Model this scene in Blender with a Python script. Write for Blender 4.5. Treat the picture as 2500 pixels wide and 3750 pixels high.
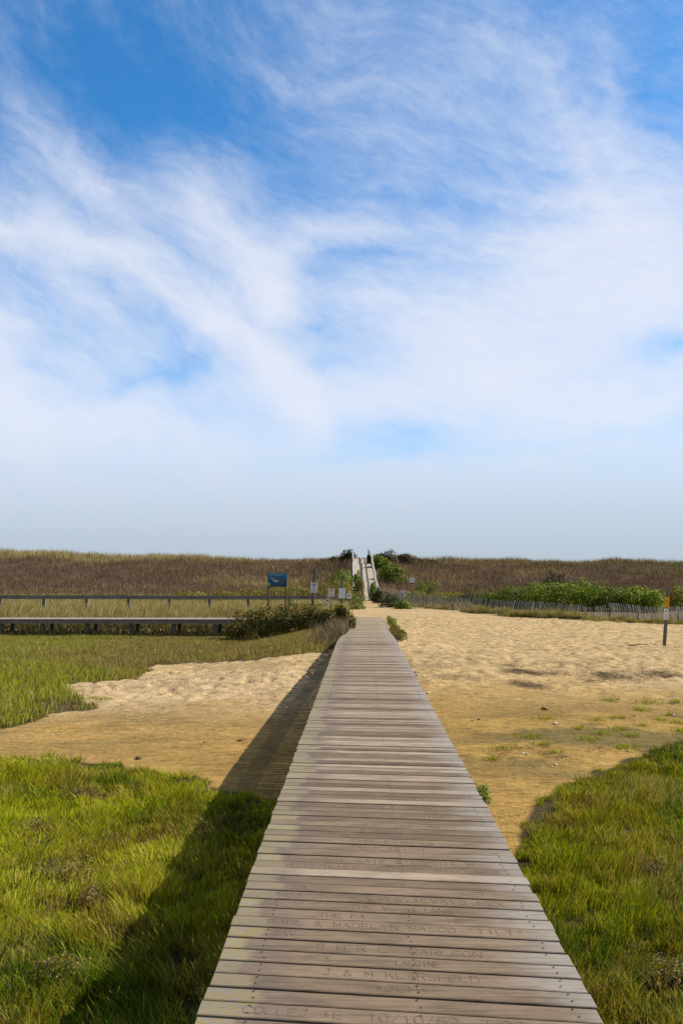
import bpy, bmesh, math, random
import numpy as np
from math import sin, cos, radians, pi
from mathutils import Vector, Matrix

random.seed(7)
RNG = np.random.default_rng(11)
scene = bpy.context.scene
for o in list(bpy.data.objects):
    bpy.data.objects.remove(o)
COL = scene.collection

# ------------------------------------------------------------------ camera
PITCH, YAW, FPX = radians(4.335), radians(1.33), 3100.0
EYE = np.array([0.0, 0.0, 2.0])
FW = np.array([-sin(YAW) * cos(PITCH), cos(YAW) * cos(PITCH), sin(PITCH)])
RT = np.array([cos(YAW), sin(YAW), 0.0])
UP = np.cross(RT, FW)
cam_d = bpy.data.cameras.new('camera')
cam_d.sensor_fit = 'VERTICAL'
cam_d.sensor_height = 24.0
cam_d.sensor_width = 16.0
cam_d.lens = 24.0 * FPX / 3750.0
cam_d.clip_start = 0.1
cam_d.clip_end = 6000
cam = bpy.data.objects.new('camera', cam_d)
COL.objects.link(cam)
mw = Matrix(((RT[0], UP[0], -FW[0], 0), (RT[1], UP[1], -FW[1], 0), (RT[2], UP[2], -FW[2], 2.0), (0, 0, 0, 1)))
cam.matrix_world = mw
scene.camera = cam

# ------------------------------------------------------------------ sun, exposure
SUN_EL, SUN_AZ = radians(40), radians(85)        # azimuth clockwise from +Y
sun_dir = Vector((sin(SUN_AZ) * cos(SUN_EL), cos(SUN_AZ) * cos(SUN_EL), sin(SUN_EL)))
sd = bpy.data.lights.new('sun', 'SUN')
sd.energy = 5.0
sd.angle = radians(0.53)
sd.color = (1.0, 0.93, 0.82)
so = bpy.data.objects.new('sun', sd)
COL.objects.link(so)
so.rotation_euler = (-sun_dir).to_track_quat('-Z', 'Y').to_euler()
so.location = (30, 10, 40)
vs = scene.view_settings
vs.view_transform = 'Standard'
vs.look = 'None'
vs.exposure = 0.34
vs.gamma = 1.0
vs.use_curve_mapping = False
scene.cycles.max_bounces = 6
scene.cycles.transparent_max_bounces = 4

# ------------------------------------------------------------------ sky
K = 2500.0 / 1568.0
def ray(u, v):
    d = FW + RT * (u - 1250) / FPX + UP * (1875 - v) / FPX
    return d / np.linalg.norm(d)

def azel(u, v):
    d = ray(u, v)
    return math.atan2(d[0], d[1]), math.asin(d[2])

world = bpy.data.worlds.new('World')
scene.world = world
world.use_nodes = True
wt = world.node_tree
wt.nodes.clear()
def WN(t, **kw):
    n = wt.nodes.new(t)
    for k, v in kw.items():
        setattr(n, k, v)
    return n
def wl(a, b):
    wt.links.new(a, b)
def wmath(op, a, b=None, c=None, clamp=False):
    n = WN('ShaderNodeMath', operation=op)
    n.use_clamp = clamp
    for i, x in enumerate((a, b, c)):
        if x is None:
            continue
        if isinstance(x, (int, float)):
            n.inputs[i].default_value = x
        else:
            wl(x, n.inputs[i])
    return n.outputs[0]
sky = WN('ShaderNodeTexSky')
sky.sky_type = 'NISHITA'
sky.sun_disc = False
sky.sun_elevation = SUN_EL
sky.sun_rotation = SUN_AZ
sky.air_density = 1.0
sky.dust_density = 0.6
sky.ozone_density = 2.0
tc = WN('ShaderNodeTexCoord')
sep = WN('ShaderNodeSeparateXYZ')
wl(tc.outputs['Generated'], sep.inputs[0])
el = wmath('ARCSINE', sep.outputs[2])
az = wmath('ARCTAN2', sep.outputs[0], sep.outputs[1])
comb = WN('ShaderNodeCombineXYZ')
wl(az, comb.inputs[0]); wl(el, comb.inputs[1])
def wnoise(vec, scale, detail=4, rough=0.5, dist=0.0):
    n = WN('ShaderNodeTexNoise')
    n.noise_dimensions = '2D'
    wl(vec, n.inputs['Vector'])
    n.inputs['Scale'].default_value = scale
    n.inputs['Detail'].default_value = detail
    n.inputs['Roughness'].default_value = rough
    n.inputs['Distortion'].default_value = dist
    return n
def wvadd(vec, noise, amp):
    s = WN('ShaderNodeVectorMath', operation='SUBTRACT')
    wl(noise.outputs['Color'], s.inputs[0]); s.inputs[1].default_value = (0.5, 0.5, 0.5)
    m = WN('ShaderNodeVectorMath', operation='MULTIPLY_ADD')
    wl(s.outputs[0], m.inputs[0]); m.inputs[1].default_value = (amp, amp, 0); wl(vec, m.inputs[2])
    return m.outputs[0]
w1 = wvadd(comb.outputs[0], wnoise(comb.outputs[0], 4.0, 2), 0.06)
w2 = wvadd(w1, wnoise(w1, 14.0, 5, 0.6), 0.040)
def wmap(vec, loc=(0, 0), rot=0.0, scale=(1, 1), t='TEXTURE'):
    m = WN('ShaderNodeMapping', vector_type=t)
    wl(vec, m.inputs['Vector'])
    m.inputs['Location'].default_value = (loc[0], loc[1], 0)
    m.inputs['Rotation'].default_value = (0, 0, rot)
    m.inputs['Scale'].default_value = (scale[0], scale[1], 1)
    return m.outputs[0]
# cloud masses and clear gaps: centre, radii, tilt (degrees, clockwise), amount
BLOBS = [
 (20, 545, 150, 70, 15, .75), (120, 560, 170, 55, 12, .45), (260, 575, 190, 60, 14, .35),
 (90, 330, 200, 45, 58, .40), (185, 385, 190, 55, 45, .50), (270, 440, 150, 50, 30, .35),
 (440, 440, 130, 90, 40, .60), (540, 560, 210, 95, 48, .65), (630, 690, 120, 85, 70, .75),
 (480, 735, 300, 60, 36, .75), (330, 655, 200, 42, 34, .50), (650, 850, 180, 70, 42, .60),
 (700, 930, 110, 60, 60, .45), (560, 420, 80, 60, 60, .35), (710, 560, 180, 50, -28, .45),
 (860, 700, 190, 60, 6, .45), (200, 700, 130, 40, 40, .45), (0, 760, 90, 120, 85, .45),
 (30, 900, 170, 100, 80, .55), (240, 960, 320, 90, 6, .40), (120, 1010, 260, 70, 0, .30),
 (850, 190, 330, 42, 10, .36), (1090, 115, 300, 48, 20, .45), (1270, 190, 200, 55, 35, .35),
 (1420, 200, 150, 45, 75, .45), (800, 60, 340, 60, 22, .22), (1150, 60, 260, 70, 25, .28),
 (1000, 260, 420, 75, 8, .22), (1340, 340, 170, 70, 50, .40), (1430, 500, 300, 170, 20, .70),
 (1250, 600, 420, 130, 6, .55), (1500, 660, 300, 150, 0, .55), (1080, 780, 420, 140, 4, .55),
 (900, 540, 330, 28, 5, .35), (980, 330, 340, 24, 5, .16), (760, 300, 260, 26, 3, .16),
 (1350, 850, 420, 120, 0, .40), (1520, 930, 260, 60, -8, .40), (880, 900, 280, 80, 0, .35),
 (1100, 1000, 300, 90, -6, .22), (1180, 430, 260, 36, 14, .18), (660, 180, 200, 30, 8, .25),
 (1540, 400, 130, 110, 0, .30),
 (230, 120, 420, 200, 8, -.40), (420, 260, 330, 110, 18, -.50), (1540, 240, 120, 70, 40, -.28),
 (1560, 70, 160, 60, 30, -.20), (740, 745, 150, 48, -10, -.55), (770, 840, 130, 50, -10, -.50),
 (640, 740, 60, 40, 10, -.25), (830, 590, 150, 35, -10, -.38), (900, 470, 300, 28, 6, -.22),
 (350, 890, 230, 34, -14, -.50), (90, 860, 120, 60, -12, -.30), (500, 960, 130, 40, 10, -.22),
 (120, 740, 140, 40, 30, -.28), (240, 500, 170, 26, 20, -.20), (50, 640, 130, 45, 20, -.25),
 (950, 1000, 230, 52, -3, -.50), (900, 1040, 260, 36, -6, -.28), (1560, 800, 260, 34, -12, -.60),
 (1400, 985, 300, 20, -4, -.22), (560, 490, 60, 50, 70, -.25), (700, 700, 60, 40, 0, -.20),
 (440, 830, 120, 36, -10, -.28), (1000, 620, 260, 28, 4, -.12),
]
dens = None
pxr = K / FPX
for i, (cx, cy, rx, ry, rot, amp) in enumerate(BLOBS):
    a0, e0 = azel(cx * K, cy * K)
    wsrc = w2 if min(rx, ry) < 80 else w1
    m = wmap(wsrc, (a0, e0), -radians(rot), (1.75 * rx * pxr / cos(e0) ** 0.5, 1.75 * ry * pxr))
    g = WN('ShaderNodeTexGradient', gradient_type='QUADRATIC_SPHERE')
    wl(m, g.inputs[0])
    # the gap or mass sums into the coverage
    dens = wmath('MULTIPLY_ADD', g.outputs['Fac'], (0.56 if amp > 0 else 0.60) * amp, dens if dens is not None else 0.0)
# general veil: thin overhead, thicker towards the horizon
veil = WN('ShaderNodeMapRange', interpolation_type='SMOOTHSTEP')
wl(el, veil.inputs['Value'])
veil.inputs['From Min'].default_value = 0.02
veil.inputs['From Max'].default_value = 0.62
veil.inputs['To Min'].default_value = 0.86
veil.inputs['To Max'].default_value = 0.20
dens = wmath('ADD', dens, veil.outputs[0])
# fibres: two directions, blended from the left to the right of the view
fl = wnoise(wmap(w2, rot=radians(-42), scale=(0.15, 0.055)), 1.0, 7, 0.60, 0.1)
fr = wnoise(wmap(w2, rot=radians(-10), scale=(0.20, 0.045)), 1.0, 7, 0.60, 0.1)
wisp = wnoise(wmap(w1, rot=radians(-20), scale=(0.045, 0.016)), 1.0, 8, 0.70, 0.15)
bl = WN('ShaderNodeMapRange', interpolation_type='SMOOTHSTEP')
wl(az, bl.inputs['Value'])
bl.inputs['From Min'].default_value = -0.20
bl.inputs['From Max'].default_value = 0.06
fm = WN('ShaderNodeMix', data_type='FLOAT')
wl(bl.outputs[0], fm.inputs[0]); wl(fl.outputs['Fac'], fm.inputs[2]); wl(fr.outputs['Fac'], fm.inputs[3])
fib = wmath('SUBTRACT', fm.outputs[0], 0.5)
fibamp = WN('ShaderNodeMapRange')
wl(el, fibamp.inputs['Value'])
fibamp.inputs['From Min'].default_value = 0.05
fibamp.inputs['From Max'].default_value = 0.30
fibamp.inputs['To Min'].default_value = 0.12
fibamp.inputs['To Max'].default_value = 0.52
dens = wmath('MULTIPLY_ADD', fib, fibamp.outputs[0], dens)
wz = wmath('SUBTRACT', wisp.outputs['Fac'], 0.5)
wzm = wmath('MULTIPLY', wz, fibamp.outputs[0])
dens = wmath('MULTIPLY_ADD', wzm, 0.80, dens)
ramp = WN('ShaderNodeMapRange', interpolation_type='SMOOTHSTEP')
wl(dens, ramp.inputs['Value'])
# unseen warm grey veil added behind, beside and overhead to neutralise the shadow fill
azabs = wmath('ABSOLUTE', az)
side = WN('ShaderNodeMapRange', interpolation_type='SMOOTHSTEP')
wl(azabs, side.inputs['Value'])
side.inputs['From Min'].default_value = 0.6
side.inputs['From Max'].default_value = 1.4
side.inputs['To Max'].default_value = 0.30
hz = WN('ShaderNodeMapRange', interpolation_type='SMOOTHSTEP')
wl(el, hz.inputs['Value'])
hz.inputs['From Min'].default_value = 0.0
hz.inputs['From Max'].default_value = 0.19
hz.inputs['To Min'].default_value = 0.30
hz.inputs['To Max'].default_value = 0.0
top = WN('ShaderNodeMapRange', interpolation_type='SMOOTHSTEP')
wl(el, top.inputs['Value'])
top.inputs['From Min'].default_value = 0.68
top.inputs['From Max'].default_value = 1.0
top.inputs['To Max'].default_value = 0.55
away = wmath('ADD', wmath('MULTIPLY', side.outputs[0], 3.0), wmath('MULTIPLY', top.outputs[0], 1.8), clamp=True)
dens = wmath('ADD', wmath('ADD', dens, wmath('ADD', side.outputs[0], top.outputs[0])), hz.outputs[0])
wl(dens, ramp.inputs['Value'])
ramp.inputs['From Min'].default_value = -0.12
ramp.inputs['From Max'].default_value = 1.16
ramp.inputs['To Max'].default_value = 0.93
ccol = WN('ShaderNodeMix', data_type='RGBA')
cg = WN('ShaderNodeMapRange', interpolation_type='SMOOTHSTEP')
wl(el, cg.inputs['Value'])
cg.inputs['From Min'].default_value = 0.0
cg.inputs['From Max'].default_value = 0.19
wl(cg.outputs[0], ccol.inputs[0])
ccol.inputs[6].default_value = (3.95, 4.4, 5.1, 1)       # hazy air low over the dunes
ccol.inputs[7].default_value = (6.35, 6.65, 7.5, 1)        # high thin cloud
cc2 = WN('ShaderNodeMix', data_type='RGBA')
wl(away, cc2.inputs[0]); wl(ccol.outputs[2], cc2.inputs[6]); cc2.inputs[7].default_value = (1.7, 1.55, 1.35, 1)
tint = WN('ShaderNodeMix', data_type='RGBA', blend_type='MULTIPLY')
tint.inputs[0].default_value = 1.0
wl(sky.outputs[0], tint.inputs[6])
tint.inputs[7].default_value = (0.36, 1.08, 1.56, 1)
mx = WN('ShaderNodeMix', data_type='RGBA')
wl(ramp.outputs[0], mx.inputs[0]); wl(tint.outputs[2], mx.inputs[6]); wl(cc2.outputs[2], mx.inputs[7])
bg = WN('ShaderNodeBackground')
bg.inputs['Strength'].default_value = 0.1
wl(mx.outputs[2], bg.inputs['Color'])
wo = WN('ShaderNodeOutputWorld')
wl(bg.outputs[0], wo.inputs['Surface'])

# ------------------------------------------------------------------ helpers
def srgb(r, g, b):
    def f(c):
        c /= 255.0
        return c / 12.92 if c < 0.04045 else ((c + 0.055) / 1.055) ** 2.4
    return (f(r), f(g), f(b))

def tag(o, label=None, cat=None, group=None, kind=None):
    if label: o['label'] = label
    if cat: o['category'] = cat
    if group: o['group'] = group
    if kind: o['kind'] = kind
    return o

def empty(name, loc, label, cat, group=None, rz=0.0):
    o = bpy.data.objects.new(name, None)
    o.empty_display_size = 0.2
    o.location = loc
    o.rotation_euler = (0, 0, rz)
    COL.objects.link(o)
    return tag(o, label, cat, group)

def link_mesh(name, me, mat, parent=None):
    o = bpy.data.objects.new(name, me)
    if mat is not None and len(me.materials) == 0:
        me.materials.append(mat)
    COL.objects.link(o)
    if parent is not None:
        o.parent = parent
    return o

def np_mesh(name, V, F4=None, F3=None, colors=None, smooth=False):
    V = np.asarray(V, dtype=np.float32)
    me = bpy.data.meshes.new(name)
    nv = len(V)
    me.vertices.add(nv)
    me.vertices.foreach_set('co', V.ravel())
    loops, starts, n = [], [], 0
    if F4 is not None and len(F4):
        F4 = np.asarray(F4, dtype=np.int32)
        loops.append(F4.ravel()); starts.append(np.arange(len(F4)) * 4); n = len(F4) * 4
    if F3 is not None and len(F3):
        F3 = np.asarray(F3, dtype=np.int32)
        loops.append(F3.ravel()); starts.append(n + np.arange(len(F3)) * 3)
    L = np.concatenate(loops).astype(np.int32)
    S = np.concatenate(starts).astype(np.int32)
    me.loops.add(len(L))
    me.loops.foreach_set('vertex_index', L)
    me.polygons.add(len(S))
    me.polygons.foreach_set('loop_start', S)
    me.polygons.foreach_set('use_smooth', np.full(len(S), smooth))
    me.update(calc_edges=True)
    if colors is not None:
        a = me.color_attributes.new('tint', 'FLOAT_COLOR', 'POINT')
        c = np.ones((nv, 4), dtype=np.float32)
        c[:, :3] = colors
        a.data.foreach_set('color', c.ravel())
    return me

class MB:
    """collects boxes, boards and tubes; build() links them as one mesh object"""
    def __init__(self):
        self.v, self.f = [], []
    def add(self, V, F):
        n = len(self.v)
        self.v += [tuple(p) for p in V]
        self.f += [tuple(i + n for i in q) for q in F]
    def box(self, x0, x1, y0, y1, z0, z1):
        self.add([(x0, y0, z0), (x1, y0, z0), (x1, y1, z0), (x0, y1, z0), (x0, y0, z1), (x1, y0, z1), (x1, y1, z1), (x0, y1, z1)],
                 [(0, 3, 2, 1), (4, 5, 6, 7), (0, 1, 5, 4), (1, 2, 6, 5), (2, 3, 7, 6), (3, 0, 4, 7)])
    def cbox(self, x0, x1, y0, y1, z0, z1, c=0.006):
        """board with chamfered top edges"""
        self.add([(x0, y0, z0), (x1, y0, z0), (x1, y1, z0), (x0, y1, z0),
                  (x0, y0, z1 - c), (x1, y0, z1 - c), (x1, y1, z1 - c), (x0, y1, z1 - c),
                  (x0 + c, y0 + c, z1), (x1 - c, y0 + c, z1), (x1 - c, y1 - c, z1), (x0 + c, y1 - c, z1)],
                 [(0, 3, 2, 1), (8, 9, 10, 11), (0, 1, 5, 4), (1, 2, 6, 5), (2, 3, 7, 6), (3, 0, 4, 7),
                  (4, 5, 9, 8), (5, 6, 10, 9), (6, 7, 11, 10), (7, 4, 8, 11)])
    def bar(self, a, b, w, h, up=(0, 0, 1)):
        """rectangular board from a to b; w sideways, h along up"""
        a, b = Vector(a), Vector(b)
        d = (b - a).normalized()
        s = d.cross(Vector(up))
        if s.length < 1e-4:
            s = d.cross(Vector((1, 0, 0)))
        s.normalize()
        u = s.cross(d).normalized()
        s *= w / 2; u *= h / 2
        P = [a - s - u, a + s - u, a + s + u, a - s + u, b - s - u, b + s - u, b + s + u, b - s + u]
        self.add(P, [(0, 3, 2, 1), (4, 5, 6, 7), (0, 1, 5, 4), (1, 2, 6, 5), (2, 3, 7, 6), (3, 0, 4, 7)])
    def tube(self, pts, radii, n=8):
        pts = [Vector(p) for p in pts]
        rings = []
        for i, p in enumerate(pts):
            d = (pts[min(i + 1, len(pts) - 1)] - pts[max(i - 1, 0)]).normalized()
            s = d.cross(Vector((0, 1, 0)))
            if s.length < 1e-3: s = d.cross(Vector((1, 0, 0)))
            s.normalize(); t = d.cross(s)
            r = radii[i] if hasattr(radii, '__len__') else radii
            rings.append([p + (s * cos(2 * pi * k / n) + t * sin(2 * pi * k / n)) * r for k in range(n)])
        V = [q for r_ in rings for q in r_]
        F = []
        for i in range(len(pts) - 1):
            for k in range(n):
                F.append((i * n + k, i * n + (k + 1) % n, (i + 1) * n + (k + 1) % n, (i + 1) * n + k))
        F.append(tuple(range(n - 1, -1, -1)))
        F.append(tuple((len(pts) - 1) * n + k for k in range(n)))
        self.add(V, F)
    def poly(self, pts, y, th=0.002):
        """flat outline in the x-z plane facing -y, with a thin body"""
        n = len(pts)
        V = [(p[0], y, p[1]) for p in pts] + [(p[0], y + th, p[1]) for p in pts]
        F = [tuple(range(n)), tuple(range(2 * n - 1, n - 1, -1))]
        F += [(i, i + n, (i + 1) % n + n, (i + 1) % n) for i in range(n)]
        self.add(V, F)
    def build(self, name, mat, parent=None, bevel=0.0, smooth=False):
        me = bpy.data.meshes.new(name)
        me.from_pydata(self.v, [], self.f)
        if bevel:
            bm = bmesh.new(); bm.from_mesh(me)
            bmesh.ops.recalc_face_normals(bm, faces=bm.faces)
            bmesh.ops.bevel(bm, geom=list(bm.edges), offset=bevel, segments=1, affect='EDGES')
            bm.to_mesh(me); bm.free()
        else:
            bm = bmesh.new(); bm.from_mesh(me)
            bmesh.ops.recalc_face_normals(bm, faces=bm.faces)
            bm.to_mesh(me); bm.free()
        if smooth:
            for p in me.polygons: p.use_smooth = True
        me.update()
        return link_mesh(name, me, mat, parent)

def hash2(ix, iy, seed):
    h = (ix.astype(np.int64) * 374761393 + iy.astype(np.int64) * 668265263 + seed * 2147483647) & 0xFFFFFFFF
    h = ((h ^ (h >> 13)) * 1274126177) & 0xFFFFFFFF
    return ((h ^ (h >> 16)) & 0xFFFF) / 65535.0
def vnoise(x, y, seed=0):
    x = np.asarray(x, float); y = np.asarray(y, float)
    ix, iy = np.floor(x), np.floor(y)
    fx, fy = x - ix, y - iy
    fx = fx * fx * (3 - 2 * fx); fy = fy * fy * (3 - 2 * fy)
    a = hash2(ix, iy, seed); b = hash2(ix + 1, iy, seed); c = hash2(ix, iy + 1, seed); d = hash2(ix + 1, iy + 1, seed)
    return (a * (1 - fx) + b * fx) * (1 - fy) + (c * (1 - fx) + d * fx) * fy
def fbm(x, y, seed=0, octv=4):
    s, a, t = 0, 1.0, 0
    for i in range(octv):
        s = s + a * vnoise(x * 2 ** i + 17.3 * i, y * 2 ** i - 9.1 * i, seed + i); t += a; a *= 0.5
    return s / t
def sstep(a, b, x):
    t = np.clip((np.asarray(x, float) - a) / (b - a), 0, 1)
    return t * t * (3 - 2 * t)
def lerp(a, b, t): return a + (b - a) * t

# ------------------------------------------------------------------ terrain shape
RAMP_Y = [80, 85, 100, 115, 125, 130, 136, 150]
RAMP_Z = [-.4, -.4, 1.1, 3.1, 4.45, 4.85, 4.95, 4.9]
RAMP_L = [-.75, -.72, -.90, -1.10, -1.22, -1.28, -1.3, -1.3]
RAMP_R = [1.60, 1.62, 1.61, 1.48, 1.25, 1.09, 1.0, 1.0]
CRX = [-80, -56, -52, -38, -24, -14, -7, -4, 4, 8, 12, 20, 40, 56, 80]
CRZ = [5.7, 5.4, 5.15, 4.75, 4.5, 4.2, 4.35, 4.7, 4.7, 4.5, 4.25, 4.3, 4.0, 3.6, 3.5]
# far edge of the near grass, x -> y
GB_X = [-40, -9, -6.6, -5.4, -4.2, -3.1, -2.0, -1.2, 0, 1.0, 1.75, 2.0, 2.4, 3.3, 4.5, 6.0, 9, 14, 40]
GB_Y = [16.2, 15.3, 15.1, 15.2, 14.7, 14.0, 13.0, 12.1, 10.7, 9.7, 9.7, 11.0, 12.2, 13.6, 14.9, 16.4, 18.4, 19.5, 21]
def terrain(x, y):
    x = np.asarray(x, float); y = np.asarray(y, float)
    A = np.interp(y, [0, 14, 20, 26, 32, 50, 54, 58, 85, 100], [-1.2, -1.2, -1.0, -.55, -.5, -.56, -.42, -.40, -.42, -.2])
    left = np.interp(y, [0, 16, 24, 30, 40, 48, 51.5, 56, 80, 100], [-1.2, -1.2, -.98, -1.04, -1.22, -1.28, -.62, -.45, -.35, -.1])
    right = np.interp(y, [0, 14, 20, 28, 40, 55, 80, 100], [-1.2, -1.18, -1.0, -.62, -.5, -.45, -.3, -.1])
    z = lerp(A, left, sstep(-1.8, -6, x))
    z = lerp(z, right, sstep(1.5, 6, x))
    crest = np.interp(x, CRX, CRZ)
    foot = 103 - 6 * sstep(10, 50, x)
    t = sstep(foot - 4, 141, y)
    dune = z + (crest - z) * t
    rampz = np.interp(y, RAMP_Y, RAMP_Z) - 0.35
    near = 1 - sstep(2.0, 8.0, np.abs(x - 0.3))
    m = near * sstep(84, 90, y)
    z2 = lerp(dune, np.maximum(rampz, dune * 0 + rampz), m)
    z2 = z2 + (fbm(x * .12, y * .12, 5) - .5) * 1.9 * sstep(100, 118, y) * (1 - m)
    # seaward side falls away
    z2 = lerp(z2, -2.0, sstep(146, 185, y))
    z2 = z2 + (fbm(x * .25, y * .25, 3) - .5) * .12 * sstep(1.4, 4, np.abs(x - .17)) * (y < 100)
    return z2
def ground_z(x, y):
    return float(terrain(np.array([x]), np.array([y]))[0])
def at_depth(u, Y):
    """world x of picture column u at distance Y"""
    d = ray(u, 2110)
    return float(d[0] / d[1] * Y)
def z_of(v, Y, u=1322):
    d = ray(u, v)
    return float(2.0 + d[2] / d[1] * Y)
def gpt(u, v):
    """where the sight line through (u, v) meets the ground"""
    d = ray(u, v)
    y = 3.0
    while y < 160:
        x = d[0] / d[1] * y; z = 2 + d[2] / d[1] * y
        if z <= ground_z(x, y): break
        y += 0.05
    return x, y, ground_z(x, y)

# upper-left marsh grass region (front edge), x -> y
def in_near(x, y):
    return y < np.interp(x, GB_X, GB_Y) + (fbm(x * 1.6, y * 1.6, 21) - .5) * .9
UPOLY = []
for u_, v_ in [(-500, 2715), (0, 2672), (96, 2652), (175, 2614), (351, 2594), (300, 2550), (240, 2524), (250, 2504), (383, 2508), (500, 2500), (545, 2468), (560, 2438), (718, 2424), (957, 2412), (1216, 2392)]:
    q_ = gpt(u_, v_); UPOLY.append((q_[0], q_[1]))
UPOLY += [(-.95, 31), (-.95, 45.8), (-60, 45.8), (-60, 16)]
def in_poly(x, y, poly):
    x = np.asarray(x, float); y = np.asarray(y, float)
    r = np.zeros(x.shape, bool); n = len(poly)
    for i in range(n):
        (x0, y0), (x1, y1) = poly[i], poly[(i + 1) % n]
        if y0 == y1: continue
        c_ = ((y0 > y) != (y1 > y)) & (x < (x1 - x0) * (y - y0) / (y1 - y0) + x0)
        r ^= c_
    return r
def in_upper(x, y):
    return in_poly(x + (fbm(x * 1.1, y * 1.1, 22) - .5) * .9, y + (fbm(x * 1.1, y * 1.1, 23) - .5) * 1.1, UPOLY) & (x < -.95)

# ------------------------------------------------------------------ materials
def mat(name):
    m = bpy.data.materials.new(name)
    m.use_nodes = True
    nt = m.node_tree
    b = nt.nodes['Principled BSDF']
    b.inputs['Roughness'].default_value = 0.85
    b.inputs['Specular IOR Level'].default_value = 0.2
    return m, nt, b
def nnode(nt, t, **kw):
    n = nt.nodes.new(t)
    for k, v in kw.items(): setattr(n, k, v)
    return n
def noise(nt, scale, detail=4, rough=.55, vec=None, mapscale=None, dist=0):
    n = nnode(nt, 'ShaderNodeTexNoise')
    n.inputs['Scale'].default_value = scale
    n.inputs['Detail'].default_value = detail
    n.inputs['Roughness'].default_value = rough
    n.inputs['Distortion'].default_value = dist
    c = nnode(nt, 'ShaderNodeTexCoord')
    src = c.outputs['Object']
    if mapscale:
        m = nnode(nt, 'ShaderNodeMapping')
        m.inputs['Scale'].default_value = mapscale
        nt.links.new(src, m.inputs[0]); src = m.outputs[0]
    nt.links.new(src, n.inputs['Vector'])
    return n
def ramp_node(nt, fac, stops):
    r = nnode(nt, 'ShaderNodeValToRGB')
    e = r.color_ramp.elements
    while len(e) < len(stops): e.new(0.5)
    for i, (p, c) in enumerate(stops):
        e[i].position = p
        e[i].color = (c if len(c) == 4 else (*c, 1)) if hasattr(c, '__len__') else (c, c, c, 1)
    nt.links.new(fac, r.inputs[0])
    return r
def mixrgb(nt, fac, a, b, blend='MIX'):
    n = nnode(nt, 'ShaderNodeMix', data_type='RGBA', blend_type=blend)
    for i, x in ((0, fac), (6, a), (7, b)):
        if isinstance(x, (int, float)): n.inputs[i].default_value = x
        elif isinstance(x, tuple): n.inputs[i].default_value = (*x[:3], 1)
        else: nt.links.new(x, n.inputs[i])
    return n.outputs[2]
def bump(nt, b, h, strength=.4, dist=.02):
    n = nnode(nt, 'ShaderNodeBump')
    n.inputs['Strength'].default_value = strength
    n.inputs['Distance'].default_value = dist
    nt.links.new(h, n.inputs['Height'])
    nt.links.new(n.outputs[0], b.inputs['Normal'])
def paint(name, col, rough=.5, var=.15, scale=6):
    m, nt, b = mat(name)
    n = noise(nt, scale, 4)
    r = ramp_node(nt, n.outputs['Fac'], [(0.3, tuple(c * (1 - var) for c in col)), (0.7, tuple(min(1, c * (1 + var)) for c in col))])
    nt.links.new(r.outputs[0], b.inputs['Base Color'])
    b.inputs['Roughness'].default_value = rough
    return m
def attr_mat(name, translucent=0.0, var=.25, scale=8, rough=.7):
    m, nt, b = mat(name)
    a = nnode(nt, 'ShaderNodeAttribute', attribute_name='tint')
    n = noise(nt, scale, 3)
    r = ramp_node(nt, n.outputs['Fac'], [(0.3, 1 - var), (0.7, 1 + 0 * var)])
    c = mixrgb(nt, 1.0, a.outputs['Color'], r.outputs[0], 'MULTIPLY')
    nt.links.new(c, b.inputs['Base Color'])
    b.inputs['Roughness'].default_value = rough
    if translucent:
        t = nnode(nt, 'ShaderNodeBsdfTranslucent')
        c2 = mixrgb(nt, 1.0, c, (1.25, 1.15, .55), 'MULTIPLY')
        nt.links.new(c2, t.inputs[0])
        mxs = nnode(nt, 'ShaderNodeMixShader')
        mxs.inputs[0].default_value = translucent
        nt.links.new(b.outputs[0], mxs.inputs[1]); nt.links.new(t.outputs[0], mxs.inputs[2])
        out = nt.nodes['Material Output']
        nt.links.new(mxs.outputs[0], out.inputs['Surface'])
    return m

M_GRASS = attr_mat('grass_blade', .38, .2, 1.5)
M_LEAF = attr_mat('leaf', .20, .25, 3.0, .5)
M_DRY = attr_mat('dry_stalk', .15, .2, 1.0)

def wood_mat(name, c0, c1, c2, grain=(3, 60, 60), bmp=.35):
    m, nt, b = mat(name)
    g = noise(nt, 1.0, 6, .65, mapscale=grain)
    l = noise(nt, 1.3, 4, .6)
    r = ramp_node(nt, g.outputs['Fac'], [(0.25, c0), (0.5, c1), (0.78, c2)])
    r2 = ramp_node(nt, l.outputs['Fac'], [(0.3, .7), (0.7, 1.0)])
    c = mixrgb(nt, 1.0, r.outputs[0], r2.outputs[0], 'MULTIPLY')
    nt.links.new(c, b.inputs['Base Color'])
    bump(nt, b, g.outputs['Fac'], bmp, .01)
    return m
M_GREYX = wood_mat('weathered_wood_lengthwise', (.16, .14, .12), (.31, .28, .24), (.46, .42, .37), (2, 40, 40))
M_GREYY = wood_mat('weathered_wood_depthwise', (.18, .15, .12), (.32, .27, .22), (.44, .38, .32), (40, 2, 40))
M_POST = wood_mat('weathered_post', (.09, .085, .075), (.19, .18, .165), (.30, .285, .26), (40, 40, 2.5))
M_POSTB = wood_mat('brown_post', (.14, .09, .06), (.25, .17, .12), (.34, .25, .19), (40, 40, 2.5))
M_DARK = wood_mat('dark_timber', (.04, .035, .03), (.09, .08, .07), (.15, .135, .12), (2, 30, 30))
M_RAMP = wood_mat('bleached_ramp_wood', (.40, .33, .24), (.54, .45, .34), (.66, .57, .45), (2, 40, 40), .2)
M_CAP = wood_mat('bleached_rail_wood', (.26, .25, .23), (.42, .40, .37), (.56, .54, .50), (12, 1.5, 12), .2)
M_STEEL = paint('dark_steel', (.05, .045, .045), .5)

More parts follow.
